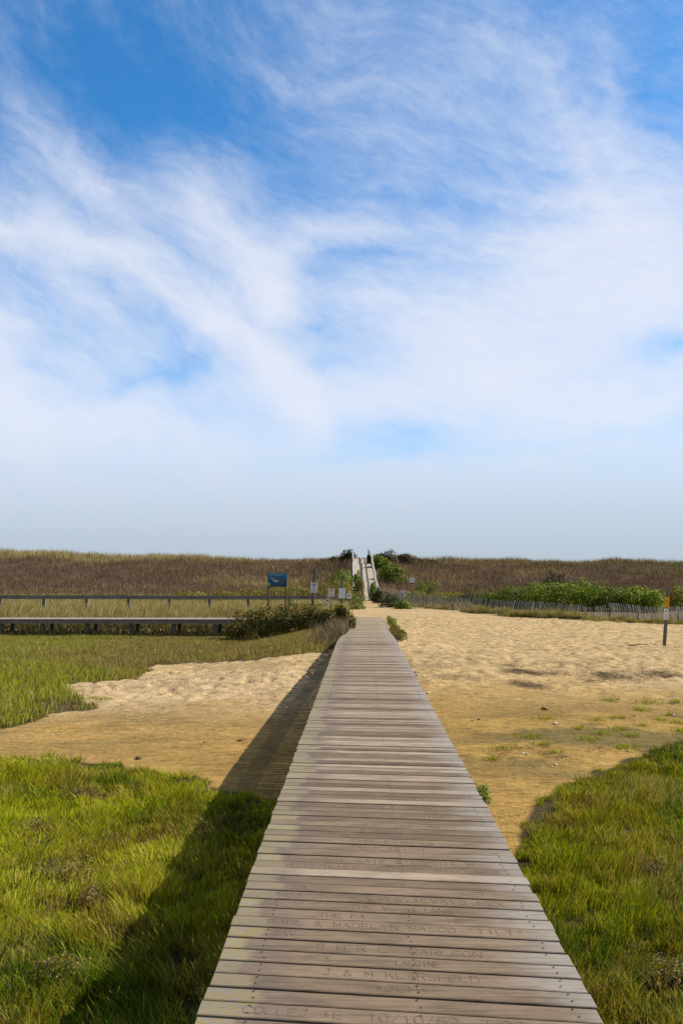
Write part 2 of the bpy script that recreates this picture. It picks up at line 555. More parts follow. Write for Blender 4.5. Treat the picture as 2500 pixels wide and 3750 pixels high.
# ------------------------------------------------------------------ ground sheet
def spaced(segs):
    out = [segs[0][0]]
    for a, b, st in segs:
        n = max(1, int(round((b - a) / st)))
        out += [a + (b - a) * (i + 1) / n for i in range(n)]
    return np.array(out)
gx = spaced([(-2500, -200, 250), (-200, -70, 8), (-70, -22, 1.2), (-22, -9, .3), (-9, 12, .085), (12, 24, .2), (24, 75, 1.2), (75, 200, 8), (200, 2500, 250)])
gy = spaced([(-400, -30, 60), (-30, 3, 1.5), (3, 12, .25), (12, 34, .085), (34, 52, .14), (52, 100, .6), (100, 150, .7), (150, 260, 6), (260, 3000, 250)])
GX, GY = np.meshgrid(gx, gy)
X, Y = GX.ravel(), GY.ravel()
Z = terrain(X, Y)
dry = sstep(18.5, 25.5, Y + (fbm(X * .5, Y * .5, 31) - .5) * 3) * (Y < 100)
leftside = X < -.6
dryL = sstep(17.8, 22.5, Y + (fbm(X * .5, Y * .5, 31) - .5) * 3)
dry = np.where(leftside, dryL * (Y < 100), dry)
dense = ((X > -22) & (X < 24) & (Y > 3) & (Y < 52))
foot = fbm(X * 1.6, Y * 2.8, 41, 4) - .5
foot2 = fbm(X * 5.0, Y * 7.0, 43, 2) - .5
pits = np.maximum(0, vnoise(X * 3.6, Y * 4.4, 47) - .66) * (.4 + 1.2 * fbm(X * .5, Y * .8, 49)) + .6 * np.maximum(0, vnoise(X * 5.2 + 3, Y * 4.4, 48) - .6)
open_sand = ~(in_near(X, Y)) & ~(in_upper(X, Y))
Z = Z + dense * open_sand * (dry * (foot * .07 + foot2 * .07 - pits * .27) + (1 - dry) * (foot * .022 + foot2 * .012))
# raised crumbly lip of the left bank
Z = Z + dense * leftside * open_sand * .10 * np.exp(-((Y - 23.4 - (fbm(X * .6, X * 0, 9) - .5) * 2) / .9) ** 2) * (fbm(X * 2, Y * 2, 12) > .45)
dry_c = np.array([.60, .43, .215]); wet_c = np.array([.48, .30, .092]); mud_c = np.array([.215, .165, .060])
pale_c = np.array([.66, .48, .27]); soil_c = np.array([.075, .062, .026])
C = wet_c[None, :] + (dry_c - wet_c)[None, :] * dry[:, None]
pl = np.where(leftside, np.exp(-((Y - 22.5) / 3.5) ** 2), np.exp(-((Y - 22.5) / 3.0) ** 2) * .75 * sstep(5, 9, X))
pl = pl * sstep(.35, .6, fbm(X * .35, Y * .6, 51)) * .9
C = lerp(C, pale_c[None, :], pl[:, None])
# greenish mud on the right flats and wet dark skin along the left channel
md = np.exp(-(((X - 5.8) / 4.0) ** 2 + ((Y - 16.2) / 2.9) ** 2)) * 1.5 * sstep(.36, .58, fbm(X * .7, Y * .9, 52))
md = np.maximum(md, leftside * np.exp(-(((Y - 17.4) / 1.7) ** 2)) * .6 * sstep(.35, .65, fbm(X * .5, Y, 53)) * sstep(-1.5, -5, X))
C = lerp(C, mud_c[None, :], np.clip(md, 0, .92)[:, None])
brn = (fbm(X * .9, Y * 1.6, 54) - .5)
C = C * (1 + .35 * brn)[:, None]
# dark churned band with weed on the right
bd = np.exp(-((Y - 26.0 + .22 * (X - 6)) / 1.7) ** 2) * (X > 1.2) * sstep(.47, .58, fbm(X * 3.4, Y * 6.5, 55))
C = lerp(C, np.array([.19, .13, .075])[None, :], (bd * .3)[:, None])
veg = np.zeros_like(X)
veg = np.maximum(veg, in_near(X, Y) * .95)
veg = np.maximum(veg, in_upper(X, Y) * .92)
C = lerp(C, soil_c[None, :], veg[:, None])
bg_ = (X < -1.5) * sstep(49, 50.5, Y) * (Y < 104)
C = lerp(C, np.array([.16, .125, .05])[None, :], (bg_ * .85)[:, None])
bf = sstep(-.6, 1.2, Y - np.interp(X, [2, 3.4, 6.1, 9, 12.2, 16, 18, 40], [71, 68.5, 61, 54, 49, 47.2, 45.6, 38])) * (X > 2.2) * (Y < 104)
C = lerp(C, np.array([.13, .10, .05])[None, :], (bf * .8)[:, None])
dn = sstep(98, 104, Y)
C = lerp(C, np.array([.125, .084, .056])[None, :], dn[:, None])
C = np.clip(C, 0.01, .9)
ny, nx = GX.shape
idx = np.arange(nx * ny).reshape(ny, nx)
F = np.stack([idx[:-1, :-1], idx[:-1, 1:], idx[1:, 1:], idx[1:, :-1]], -1).reshape(-1, 4)
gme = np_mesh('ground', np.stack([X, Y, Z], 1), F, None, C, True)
M_GND, nt, b = mat('sand_and_soil')
a = nnode(nt, 'ShaderNodeAttribute', attribute_name='tint')
n1 = noise(nt, 9, 6, .7); n2 = noise(nt, 70, 4, .7); n3 = noise(nt, 2.2, 5, .6)
r1 = ramp_node(nt, n1.outputs['Fac'], [(0.3, .66), (0.6, 1.06)])
r2 = ramp_node(nt, n2.outputs['Fac'], [(0.25, .74), (0.7, 1.1)])
r3 = ramp_node(nt, n3.outputs['Fac'], [(0.3, .86), (0.7, 1.05)])
c = mixrgb(nt, 1.0, a.outputs['Color'], r1.outputs[0], 'MULTIPLY')
c = mixrgb(nt, 1.0, c, r2.outputs[0], 'MULTIPLY')
c = mixrgb(nt, 1.0, c, r3.outputs[0], 'MULTIPLY')
n4 = noise(nt, 1.0, 6, .68, mapscale=(2.4, 9.0, 2.0), dist=.4)
r4 = ramp_node(nt, n4.outputs['Fac'], [(0.34, .58), (0.50, .96), (0.66, 1.10)])
c = mixrgb(nt, 1.0, c, r4.outputs[0], 'MULTIPLY')
n5 = noise(nt, 1.0, 3, .6, mapscale=(11, 20, 8))
r5 = ramp_node(nt, n5.outputs['Fac'], [(0.60, 0.0), (0.67, 1.0)])
n6 = noise(nt, .9, 3, .5)
r6 = ramp_node(nt, n6.outputs['Fac'], [(0.42, 0.05), (0.62, .75)])
k5 = nnode(nt, 'ShaderNodeMath', operation='MULTIPLY'); nt.links.new(r5.outputs[0], k5.inputs[0]); nt.links.new(r6.outputs[0], k5.inputs[1])
c = mixrgb(nt, k5.outputs[0], c, mixrgb(nt, 1.0, c, (.30, .27, .24), 'MULTIPLY'))
nt.links.new(c, b.inputs['Base Color'])
b.inputs['Roughness'].default_value = .95
b.inputs['Specular IOR Level'].default_value = .08
hsum = nnode(nt, 'ShaderNodeMath', operation='MULTIPLY_ADD')
nt.links.new(n2.outputs['Fac'], hsum.inputs[0]); hsum.inputs[1].default_value = .25; nt.links.new(n1.outputs['Fac'], hsum.inputs[2])
bump(nt, b, hsum.outputs[0], .8, .06)
tag(link_mesh('ground', gme, M_GND), kind='structure')

# ------------------------------------------------------------------ main boardwalk
XL, XR, PITCHB, SKEW = -.753, 1.088, .1421, math.tan(radians(5.4))
def deck_z(y): return float(np.interp(y, [0, 26, 29, 33, 38, 50, 60], [0, 0, -.07, -.25, -.42, -.48, -.50]))
def deck_s(y): return float(np.interp(y, [0, 26, 36, 48, 53, 60], [0, 0, .12, .24, .22, .2]))
def Yl(k): return 4.028 - 0.004 + PITCHB * k         # near edge of board k at its left end
carve = {}
def at8(x, y): return 700 + x / 1.0453, 3050 + y / 1.0453
def at6(x, y): return 1100 + x / 2.613, 2550 + y / 2.613
def hit0(u, v):
    d = ray(u, v); t = -2.0 / d[2]
    return d[0] * t, d[1] * t
TXT = [
 (at8, 'COLLEJ +E  10/10/62', 200, 682, 1020, 718), (at8, 'TOT', 1110, 722, 1290, 726), (at8, '*JCH*', 700, 592, 912, 600),
 (at8, 'J & M KLARSFELD', 505, 532, 1100, 556), (at8, 'K          LALOINE', 515, 482, 950, 495), (at8, 'S M R L  CARLSON', 480, 434, 1110, 464),
 (at8, 'SAV', 320, 380, 400, 383), (at8, 'PAUL & MADELYN SASCO-"TILT"', 300, 333, 1270, 386), (at8, 'THE FA          HE', 490, 312, 1040, 340),
 (at8, 'THE V   LIANS', 610, 284, 1000, 302), (at8, 'OJ 2M  ALWAYS ALWAYS MVX', 362, 236, 1195, 275), (at8, 'S     O', 360, 205, 1110, 215),
 (at8, 'RIVERVIEW  SCH OF STUDENTS', 370, 122, 1180, 155), (at8, 'JULIE KATE & SOPHIE M', 455, 100, 1080, 125), (at8, 'JAKALAVICH', 605, 60, 890, 68),
 (at6, 'THE STEARS', 480, 1388, 1265, 1418), (at6, 'DANIEL J  JACINTO', 290, 1328, 1380, 1368), (at6, 'THE STE   FAMILY', 300, 1277, 1350, 1312),
 (at6, 'J C    THE  IRO', 600, 1240, 1330, 1262), (at6, 'DEBRA-NILES & ERIKA', 225, 1132, 1380, 1162), (at6, 'LINCOLNS FOREVER', 310, 1054, 1300, 1082),
 (at6, 'JANOWITZ FAMILY', 350, 972, 1200, 1000), (at6, 'VAL PATRICK', 340, 935, 720, 945), (at6, 'KATHERINE  ONR  60', 310, 706, 1190, 742), (at6, 'JANICE KELLY', 350, 540, 720, 552),
]
for f, s, x0, y0, x1, y1 in TXT:
    a_, b_ = hit0(*f(x0, y0)), hit0(*f(x1, y1))
    xm, ym = (a_[0] + b_[0]) / 2, (a_[1] + b_[1]) / 2
    k = int(math.floor((ym + (xm - XL) * SKEW - Yl(0)) / PITCHB))
    carve.setdefault(k, []).append((s, a_[0], b_[0]))
def text_geo(s, off=0.0):
    cu = bpy.data.curves.new('t', 'FONT')
    cu.body = s
    cu.size = 1.0
    cu.resolution_u = 2
    cu.offset = -off
    ob = bpy.data.objects.new('t', cu)
    COL.objects.link(ob)
    dg = bpy.context.evaluated_depsgraph_get()
    me = bpy.data.meshes.new_from_object(ob.evaluated_get(dg))
    V = np.array([v.co[:] for v in me.vertices]) if len(me.vertices) else np.zeros((0, 3))
    Fs = [tuple(p.vertices) for p in me.polygons]
    bpy.data.objects.remove(ob); bpy.data.curves.remove(cu); bpy.data.meshes.remove(me)
    return V, Fs
boardwalk = empty('boardwalk', (0, 0, 0), 'long weathered plank boardwalk with names carved in its boards, running straight to the dune', 'boardwalk')
FONT = {
 'A': [[(0, 0), (2, 6), (4, 0)], [(.8, 2.2), (3.2, 2.2)]], 'B': [[(0, 0), (0, 6), (3, 6), (3.7, 5.2), (3.7, 4), (3, 3.2), (0, 3.2)], [(3, 3.2), (4, 2.3), (4, .8), (3, 0), (0, 0)]],
 'C': [[(4, 5), (3, 6), (1, 6), (0, 4.7), (0, 1.3), (1, 0), (3, 0), (4, 1)]], 'D': [[(0, 0), (0, 6), (2.6, 6), (4, 4.6), (4, 1.4), (2.6, 0), (0, 0)]],
 'E': [[(4, 6), (0, 6), (0, 0), (4, 0)], [(0, 3.1), (3.2, 3.1)]], 'F': [[(4, 6), (0, 6), (0, 0)], [(0, 3.1), (3.2, 3.1)]],
 'G': [[(4, 5), (3, 6), (1, 6), (0, 4.7), (0, 1.3), (1, 0), (3, 0), (4, 1.2), (4, 2.8), (2.6, 2.8)]], 'H': [[(0, 0), (0, 6)], [(4, 0), (4, 6)], [(0, 3), (4, 3)]],
 'I': [[(2, 0), (2, 6)]], 'J': [[(1, 6), (4, 6)], [(3, 6), (3, 1.2), (2, 0), (1, 0), (0, 1)]], 'K': [[(0, 0), (0, 6)], [(4, 6), (0, 2.6)], [(1.4, 3.6), (4, 0)]],
 'L': [[(0, 6), (0, 0), (4, 0)]], 'M': [[(0, 0), (0, 6), (2, 2.4), (4, 6), (4, 0)]], 'N': [[(0, 0), (0, 6), (4, 0), (4, 6)]],
 'O': [[(1.2, 0), (0, 1.4), (0, 4.6), (1.2, 6), (2.8, 6), (4, 4.6), (4, 1.4), (2.8, 0), (1.2, 0)]], 'P': [[(0, 0), (0, 6), (3, 6), (4, 5.2), (4, 3.6), (3, 2.8), (0, 2.8)]],
 'R': [[(0, 0), (0, 6), (3, 6), (4, 5.2), (4, 3.8), (3, 3), (0, 3)], [(2, 3), (4, 0)]], 'S': [[(4, 5), (3, 6), (1, 6), (0, 5), (0, 4), (1, 3.2), (3, 2.8), (4, 2), (4, 1), (3, 0), (1, 0), (0, 1)]],
 'T': [[(0, 6), (4, 6)], [(2, 6), (2, 0)]], 'U': [[(0, 6), (0, 1.3), (1.2, 0), (2.8, 0), (4, 1.3), (4, 6)]], 'V': [[(0, 6), (2, 0), (4, 6)]], 'W': [[(0, 6), (1, 0), (2, 4), (3, 0), (4, 6)]],
 'X': [[(0, 0), (4, 6)], [(0, 6), (4, 0)]], 'Y': [[(0, 6), (2, 3), (4, 6)], [(2, 3), (2, 0)]], 'Z': [[(0, 6), (4, 6), (0, 0), (4, 0)]],
 '0': [[(1.2, 0), (0, 1.4), (0, 4.6), (1.2, 6), (2.8, 6), (4, 4.6), (4, 1.4), (2.8, 0), (1.2, 0)]], '1': [[(1, 5), (2, 6), (2, 0)]],
 '2': [[(0, 5), (1, 6), (3, 6), (4, 5), (4, 4), (0, 0), (4, 0)]], '6': [[(3.6, 5.5), (2.5, 6), (1, 5.6), (0, 3.6), (0, 1.2), (1, 0), (3, 0), (4, 1.2), (4, 2.2), (3, 3.2), (1, 3.2), (0, 2.2)]],
 '/': [[(.5, 0), (3.5, 6)]], '-': [[(.6, 3), (3.4, 3)]], '+': [[(.5, 3), (3.5, 3)], [(2, 1.4), (2, 4.6)]], '*': [[(1, 4), (3, 2)], [(1, 2), (3, 4)], [(2, 1.6), (2, 4.4)], [(.7, 3), (3.3, 3)]],
 '"': [[(1.4, 6), (1.2, 4.6)], [(2.8, 6), (2.6, 4.6)]], '&': [[(4, 0), (.6, 4.6), (1, 5.8), (2.2, 6), (2.6, 4.8), (0, 1.8), (0, .8), (1, 0), (2.2, 0), (4, 2.4)]]}
LV, LF = [], []
def strokes(st, x0, x1, k, zt):
    """routed capitals: a narrow two-sided channel mark along each stroke"""
    n = len(st); adv = (x1 - x0) / (n - .25); cw = adv * .72; ch = .066; hw_ = .0030
    for ci, chx in enumerate(st):
        for line in FONT.get(chx, []):
            P_ = []
            for gx_, gy_ in line:
                x = x0 + ci * adv + gx_ / 4 * cw; y = Yl(k) + .030 + gy_ / 6 * ch - (x - XL) * SKEW
                P_.append((x, y))
            for (ax, ay), (bx, by) in zip(P_[:-1], P_[1:]):
                L_ = math.hypot(bx - ax, by - ay)
                dx, dy = (bx - ax) / L_, (by - ay) / L_
                ax2, ay2, bx2, by2 = ax - dx * .002, ay - dy * .002, bx + dx * .002, by + dy * .002
                nx_, ny_ = -dy * hw_, dx * hw_
                n0 = len(LV)
                e = zt + .0003
                LV.extend([(ax2 - nx_, ay2 - ny_, e), (bx2 - nx_, by2 - ny_, e), (bx2, by2, e + .0011), (ax2, ay2, e + .0011), (ax2 + nx_, ay2 + ny_, e), (bx2 + nx_, by2 + ny_, e)])
                LF.extend([(n0, n0 + 1, n0 + 2, n0 + 3), (n0 + 3, n0 + 2, n0 + 5, n0 + 4)])
allV, allF, allT = [], [], []
def plank_geo(k, rnd):
    y0 = Yl(k); z = deck_z(y0); s = deck_s(y0)
    tw = rnd.uniform(-.0012, .0012); g = rnd.choice((.013, .014, .015, .016, .017, .019, .022))
    xl = XL + s + rnd.uniform(-.007, .007); xr = XR + s + rnd.uniform(-.007, .007)
    if k > 60 and rnd.random() < .02: xr += rnd.uniform(.02, .05)
    zt = z + rnd.uniform(-.004, .004)
    c = .004
    def P(x, fy, zz): return (x, y0 + fy - (x - s - XL) * SKEW + tw * (x - xl), zz)
    y1 = PITCHB - g
    return [P(xl, 0, zt - .038), P(xr, 0, zt - .038), P(xr, y1, zt - .038), P(xl, y1, zt - .038),
            P(xl, 0, zt - c), P(xr, 0, zt - c), P(xr, y1, zt - c), P(xl, y1, zt - c),
            P(xl + c, c, zt), P(xr - c, c, zt), P(xr - c, y1 - c, zt), P(xl + c, y1 - c, zt)], \
           [(0, 3, 2, 1), (8, 9, 10, 11), (0, 1, 5, 4), (1, 2, 6, 5), (2, 3, 7, 6), (3, 0, 4, 7),
            (4, 5, 9, 8), (5, 6, 10, 9), (6, 7, 11, 10), (7, 4, 8, 11)], zt
rnd = random.Random(5)
DARKB = {k for k in carve}
for k in range(-14, 352):
    V, Fc, zt = plank_geo(k, rnd)
    tone = rnd.gauss(0, 1)
    hue = rnd.random()
    if k in carve:
        tone = -1.1 + .55 * rnd.random()
        for st, x0, x1 in carve[k]:
            strokes(st, x0, x1, k, zt)
    n0 = len(allV)
    allV += [tuple(p) for p in V]
    allF += [tuple(i + n0 for i in q) for q in Fc]
    allT += [(min(.86, tone * .36 + .48), hue, rnd.random())] * len(V)
me = bpy.data.meshes.new('deck_boards')
me.from_pydata(allV, [], allF)
at = me.color_attributes.new('tint', 'FLOAT_COLOR', 'POINT')
cc = np.ones((len(allV), 4), np.float32); cc[:, :3] = np.array(allT)
at.data.foreach_set('color', cc.ravel())
me.update()
M_DECK, nt, b = mat('deck_wood')
a = nnode(nt, 'ShaderNodeAttribute', attribute_name='tint')
sp = nnode(nt, 'ShaderNodeSeparateColor'); nt.links.new(a.outputs['Color'], sp.inputs[0])
tcn = nnode(nt, 'ShaderNodeTexCoord')
# grain runs along each board; the board's own random number shifts it
off = nnode(nt, 'ShaderNodeCombineXYZ'); nt.links.new(sp.outputs[2], off.inputs[0]); nt.links.new(sp.outputs[1], off.inputs[2])
offm = nnode(nt, 'ShaderNodeVectorMath', operation='MULTIPLY_ADD')
nt.links.new(off.outputs[0], offm.inputs[0]); offm.inputs[1].default_value = (7, 0, 9); nt.links.new(tcn.outputs['Object'], offm.inputs[2])
mp = nnode(nt, 'ShaderNodeMapping'); mp.inputs['Scale'].default_value = (2.2, 75, 10); mp.inputs['Rotation'].default_value = (0, 0, radians(5.4))
nt.links.new(offm.outputs[0], mp.inputs[0])
gr = nnode(nt, 'ShaderNodeTexNoise'); gr.inputs['Detail'].default_value = 6; gr.inputs['Roughness'].default_value = .7; gr.inputs['Scale'].default_value = 1
nt.links.new(mp.outputs[0], gr.inputs['Vector'])
def NT2(scale, ms, det=5):
    m_ = nnode(nt, 'ShaderNodeMapping'); m_.inputs['Scale'].default_value = ms
    nt.links.new(offm.outputs[0], m_.inputs[0])
    t_ = nnode(nt, 'ShaderNodeTexNoise'); t_.inputs['Scale'].default_value = scale; t_.inputs['Detail'].default_value = det; t_.inputs['Roughness'].default_value = .65
    nt.links.new(m_.outputs[0], t_.inputs['Vector'])
    return t_
base = ramp_node(nt, sp.outputs[0], [(0.0, (.160, .112, .074)), (0.3, (.255, .188, .128)), (0.7, (.345, .265, .19)), (1.0, (.44, .355, .265))])
grr = ramp_node(nt, gr.outputs['Fac'], [(0.30, .50), (0.48, .92), (0.72, 1.22)])
c = mixrgb(nt, 1.0, base.outputs[0], grr.outputs[0], 'MULTIPLY')
blot = NT2(3.2, (1, 2.5, 1))
br = ramp_node(nt, blot.outputs['Fac'], [(0.35, .74), (0.6, 1.06)])
c = mixrgb(nt, 1.0, c, br.outputs[0], 'MULTIPLY')
sx = nnode(nt, 'ShaderNodeSeparateXYZ'); nt.links.new(tcn.outputs['Object'], sx.inputs[0])
def xmask(x_a, x_b, wob=.10, sc=6.0):
    """1 at x_a falling to 0 at x_b, with a ragged edge that differs from board to board"""
    q = NT2(sc, (1, 3, 1))
    w = nnode(nt, 'ShaderNodeMath', operation='MULTIPLY_ADD'); nt.links.new(q.outputs['Fac'], w.inputs[0]); w.inputs[1].default_value = wob * 2; nt.links.new(sx.outputs[0], w.inputs[2])
    w2_ = nnode(nt, 'ShaderNodeMath', operation='MULTIPLY_ADD'); nt.links.new(sp.outputs[1], w2_.inputs[0]); w2_.inputs[1].default_value = wob * 1.9; nt.links.new(w.outputs[0], w2_.inputs[2])
    r_ = nnode(nt, 'ShaderNodeMapRange'); r_.interpolation_type = 'SMOOTHSTEP'
    nt.links.new(w2_.outputs[0], r_.inputs['Value'])
    r_.inputs['From Min'].default_value = x_a + wob * 1.9; r_.inputs['From Max'].default_value = x_b + wob * 1.9
    r_.inputs['To Min'].default_value = 1; r_.inputs['To Max'].default_value = 0
    return r_.outputs[0]
def mulv(x, k):
    n_ = nnode(nt, 'ShaderNodeMath', operation='MULTIPLY'); nt.links.new(x, n_.inputs[0])
    if isinstance(k, (int, float)): n_.inputs[1].default_value = k
    else: nt.links.new(k, n_.inputs[1])
    return n_.outputs[0]
# damp grey-violet stain beside the lichen strip, silvering at the right ends, lichen at the left ends
c = mixrgb(nt, mulv(xmask(-.45, -.25, .14, 12), .45), c, mixrgb(nt, 1.0, (.165, .132, .112), grr.outputs[0], 'MULTIPLY'))
c = mixrgb(nt, mulv(xmask(1.10, .76, .14, 12), .60), c, mixrgb(nt, 1.0, (.36, .335, .30), grr.outputs[0], 'MULTIPLY'))
lic = NT2(16, (1, 2, 1), 4)
licc = ramp_node(nt, lic.outputs['Fac'], [(0.30, (.20, .185, .17)), (0.46, (.29, .265, .20)), (0.55, (.29, .225, .085)), (0.72, (.36, .32, .20))])
lichue = nnode(nt, 'ShaderNodeMapRange'); nt.links.new(sp.outputs[2], lichue.inputs['Value']); lichue.inputs['To Min'].default_value = .30; lichue.inputs['To Max'].default_value = .85
c = mixrgb(nt, mulv(xmask(-.58, -.52, .09, 14), lichue.outputs[0]), c, licc.outputs[0])
# sand blown over the far end
ey = nnode(nt, 'ShaderNodeMapRange'); nt.links.new(sx.outputs[1], ey.inputs['Value'])
ey.inputs['From Min'].default_value = 24; ey.inputs['From Max'].default_value = 51; ey.inputs['To Max'].default_value = .8
c = mixrgb(nt, ey.outputs[0], c, (.36, .28, .18))
crk = NT2(1.0, (4, 190, 10), 3)
cr = ramp_node(nt, crk.outputs['Fac'], [(0.63, 0.0), (0.70, .7)])
c = mixrgb(nt, cr.outputs[0], c, mixrgb(nt, 1.0, c, (.38, .34, .32), 'MULTIPLY'))
spk = NT2(120, (1, 1, 1), 2)
sr = ramp_node(nt, spk.outputs['Fac'], [(0.70, 0.0), (0.76, .8)])
c = mixrgb(nt, mulv(sr.outputs[0], .5), c, (.5, .45, .38))
nt.links.new(c, b.inputs['Base Color'])
b.inputs['Roughness'].default_value = .8
b.inputs['Specular IOR Level'].default_value = .12
bump(nt, b, gr.outputs['Fac'], .5, .004)
link_mesh('deck_boards', me, M_DECK, boardwalk)
me = bpy.data.meshes.new('carved_lettering'); me.from_pydata(LV, [], LF); me.update()
link_mesh('carved_lettering', me, paint('groove_wood', (.145, .103, .07), .85, .35, 40), boardwalk)
# screws, joists, pilings
mb = MB()
for k in range(-10, 240):
    for xs in (-.52, .27, .98):
        for fy in (.036, .100):
            if rnd.random() < .08: continue
            x = xs + rnd.uniform(-.012, .012) + deck_s(Yl(k)); y = Yl(k) + fy - (x - XL) * SKEW; z = deck_z(y) + .0035
            r_ = .0062 if k < 60 else .009
            mb.add([(x + r_ * cos(t * pi / 3), y + r_ * sin(t * pi / 3), z) for t in range(6)], [tuple(range(6))])
mb.build('screw_heads', M_STEEL, boardwalk)
for xs in (-.50, .29, .96):
    mb = MB()
    y = 2.2
    while y < 54:
        y2 = y + 1.2
        mb.bar((xs + deck_s(y), y, deck_z(y) - .145), (xs + deck_s(y2), y2, deck_z(y2) - .145), .075, .205)
        y = y2
    mb.build('joist', M_DARK, boardwalk)
for y in np.arange(3.2, 30, 2.44):
    for xs in (-.585, 1.045):
        mb = MB()
        z0 = ground_z(xs, y) - .3
        mb.tube([(xs, y, z0), (xs, y, deck_z(y) - .045)], .075, 10)
        mb.build('piling', M_POST, boardwalk, smooth=False)

# ------------------------------------------------------------------ side boardwalk on the left
sidewalk = empty('boardwalk', (0, 47.2, 0), 'low side boardwalk without a rail, crossing the marsh to the left of the rose bushes', 'boardwalk')
mb = MB()
x = -27.0
while x < -1.2:
    mb.cbox(x, x + .138, 46.4 - 47.2, 48.3 - 47.2, -.39 + rnd.uniform(-.003, .003), -.352 + rnd.uniform(-.004, .004), .004)
    x += .146
mb.build('deck_boards', M_GREYY, sidewalk)
for yy in (-.74, 1.0):
    mb = MB(); x = -27.0
    while x < -1.6:
        mb.box(x, min(x + 4.85, -1.4), yy, yy + .05, -.60 + rnd.uniform(-.01, .01), -.394); x += 4.86
    mb.build('fascia_beam', M_GREYX, sidewalk)
for u in [-310, -150, 8, 157, 322, 480, 637, 790, 945, 1100]:
    x = at_depth(u, 46.5)
    for yy in (-.60, .90):
        mb = MB(); mb.box(x - .09, x + .09, yy, yy + .16, ground_z(x, 47) - .3, -.394 - .21 * 0)
        mb.build('post', M_POST, sidewalk)

# ------------------------------------------------------------------ low rail fence behind it
rf = empty('rail_fence', (0, 54, 0), 'long low timber rail fence in the beach grass behind the side boardwalk', 'fence')
posts = [-300, -148, 4, 163, 319, 472, 622, 768, 909, 1058, 1200]
px_ = [at_depth(u, 54) for u in posts]
for i, x in enumerate(px_):
    mb = MB(); mb.cbox(x - .09, x + .09, .03, .17, ground_z(x, 54) - .3, .74 + rnd.uniform(-.03, .02))
    mb.build('post', M_POST, rf)
pts = px_ + [at_depth(1235, 54)]
for i in range(len(pts) - 1):
    z = .775 + rnd.uniform(-.012, .012) - (.02 if i > 5 else 0)
    mb = MB(); mb.bar((pts[i] + .004, 0, z - .115), (pts[i + 1] - .004, 0, z - .115 + rnd.uniform(-.015, .015)), .045, .235)
    mb.build('top_rail', M_GREYX, rf)
    if i > 8:
        mb = MB(); mb.bar((pts[i] + .004, 0, .17), (pts[i + 1] - .004, 0, .17), .04, .14); mb.build('lower_rail', M_DARK, rf)

# ------------------------------------------------------------------ dune crossing ramp
rampo = empty('dune_ramp', (0, 85, 0), 'bleached wooden ramp with two handrails climbing over the dune', 'ramp')
def rz(y): return float(np.interp(y, RAMP_Y, RAMP_Z))
def rl(y): return float(np.interp(y, RAMP_Y, RAMP_L))
def rr(y): return float(np.interp(y, RAMP_Y, RAMP_R))
mb = MB(); y = 85.0
while y < 136:
    y2 = y + .192
    a_, b_ = rl(y) + .04, rr(y) - .04
    dz = rnd.uniform(-.004, .004)
    V = [(a_, y - 85, rz(y) - .04), (b_, y - 85, rz(y) - .04), (b_, y2 - 85, rz(y2) - .04), (a_, y2 - 85, rz(y2) - .04)]
    V += [(p[0], p[1], p[2] + .04 + dz) for p in V]
    mb.add(V, [(0, 3, 2, 1), (4, 5, 6, 7), (0, 1, 5, 4), (1, 2, 6, 5), (2, 3, 7, 6), (3, 0, 4, 7)])
    y += .2
    if int(y / 2.4) != int((y - .2) / 2.4): y += .03
mb.build('deck_boards', M_RAMP, rampo)
ys_ = [85.3 + 2.6 * i for i in range(20)]
for side, fx in ((-1, rl), (1, rr)):
    mb = MB()
    for i in range(len(ys_) - 1):
        y0, y1 = ys_[i], ys_[i + 1]
        mb.bar((fx(y0), y0 - 85, rz(y0) - .16), (fx(y1), y1 - 85, rz(y1) - .16), .06, .22)
    mb.build('side_beam', M_GREYY, rampo)
    for i, y in enumerate(ys_):
        if y > 134: break
        wob = rnd.uniform(-.05, .05)
        mb = MB(); mb.bar((fx(y) + .06 * side, y - 85, rz(y) - .6), (fx(y) + .06 * side, y - 85, rz(y) + 1.26), .10, .10, (0, 1, 0)); mb.build('post', M_GREYY, rampo)
    wobs = [rnd.uniform(-.05, .05) for _ in ys_]
    for nm, hz, w, h, s0 in (('handrail', 1.30, .20, .05, 0), ('rail_board', 1.19, .05, .17, 0), ('middle_rail', .66, .04, .14, 1)):
        mb = MB()
        for i in range(s0, len(ys_) - 1):
            y0, y1 = ys_[i], ys_[i + 1]
            mb.bar((fx(y0) + wobs[i], y0 - 85, rz(y0) + hz), (fx(y1) + wobs[i + 1], y1 - 85, rz(y1) + hz), w, h)
        mb.build(nm, M_CAP, rampo)
    mb = MB()
    for hz in (.25, .45, .9):
        mb.bar((fx(127), 42, rz(127) + hz), (fx(134), 49, rz(134) + hz), .04, .10)
    mb.build('landing_rails', M_CAP, rampo)
mb = MB(); mb.box(rl(85), rr(85), -.05, -.003, -.75, -.44); mb.build('threshold_board', M_DARK, rampo)

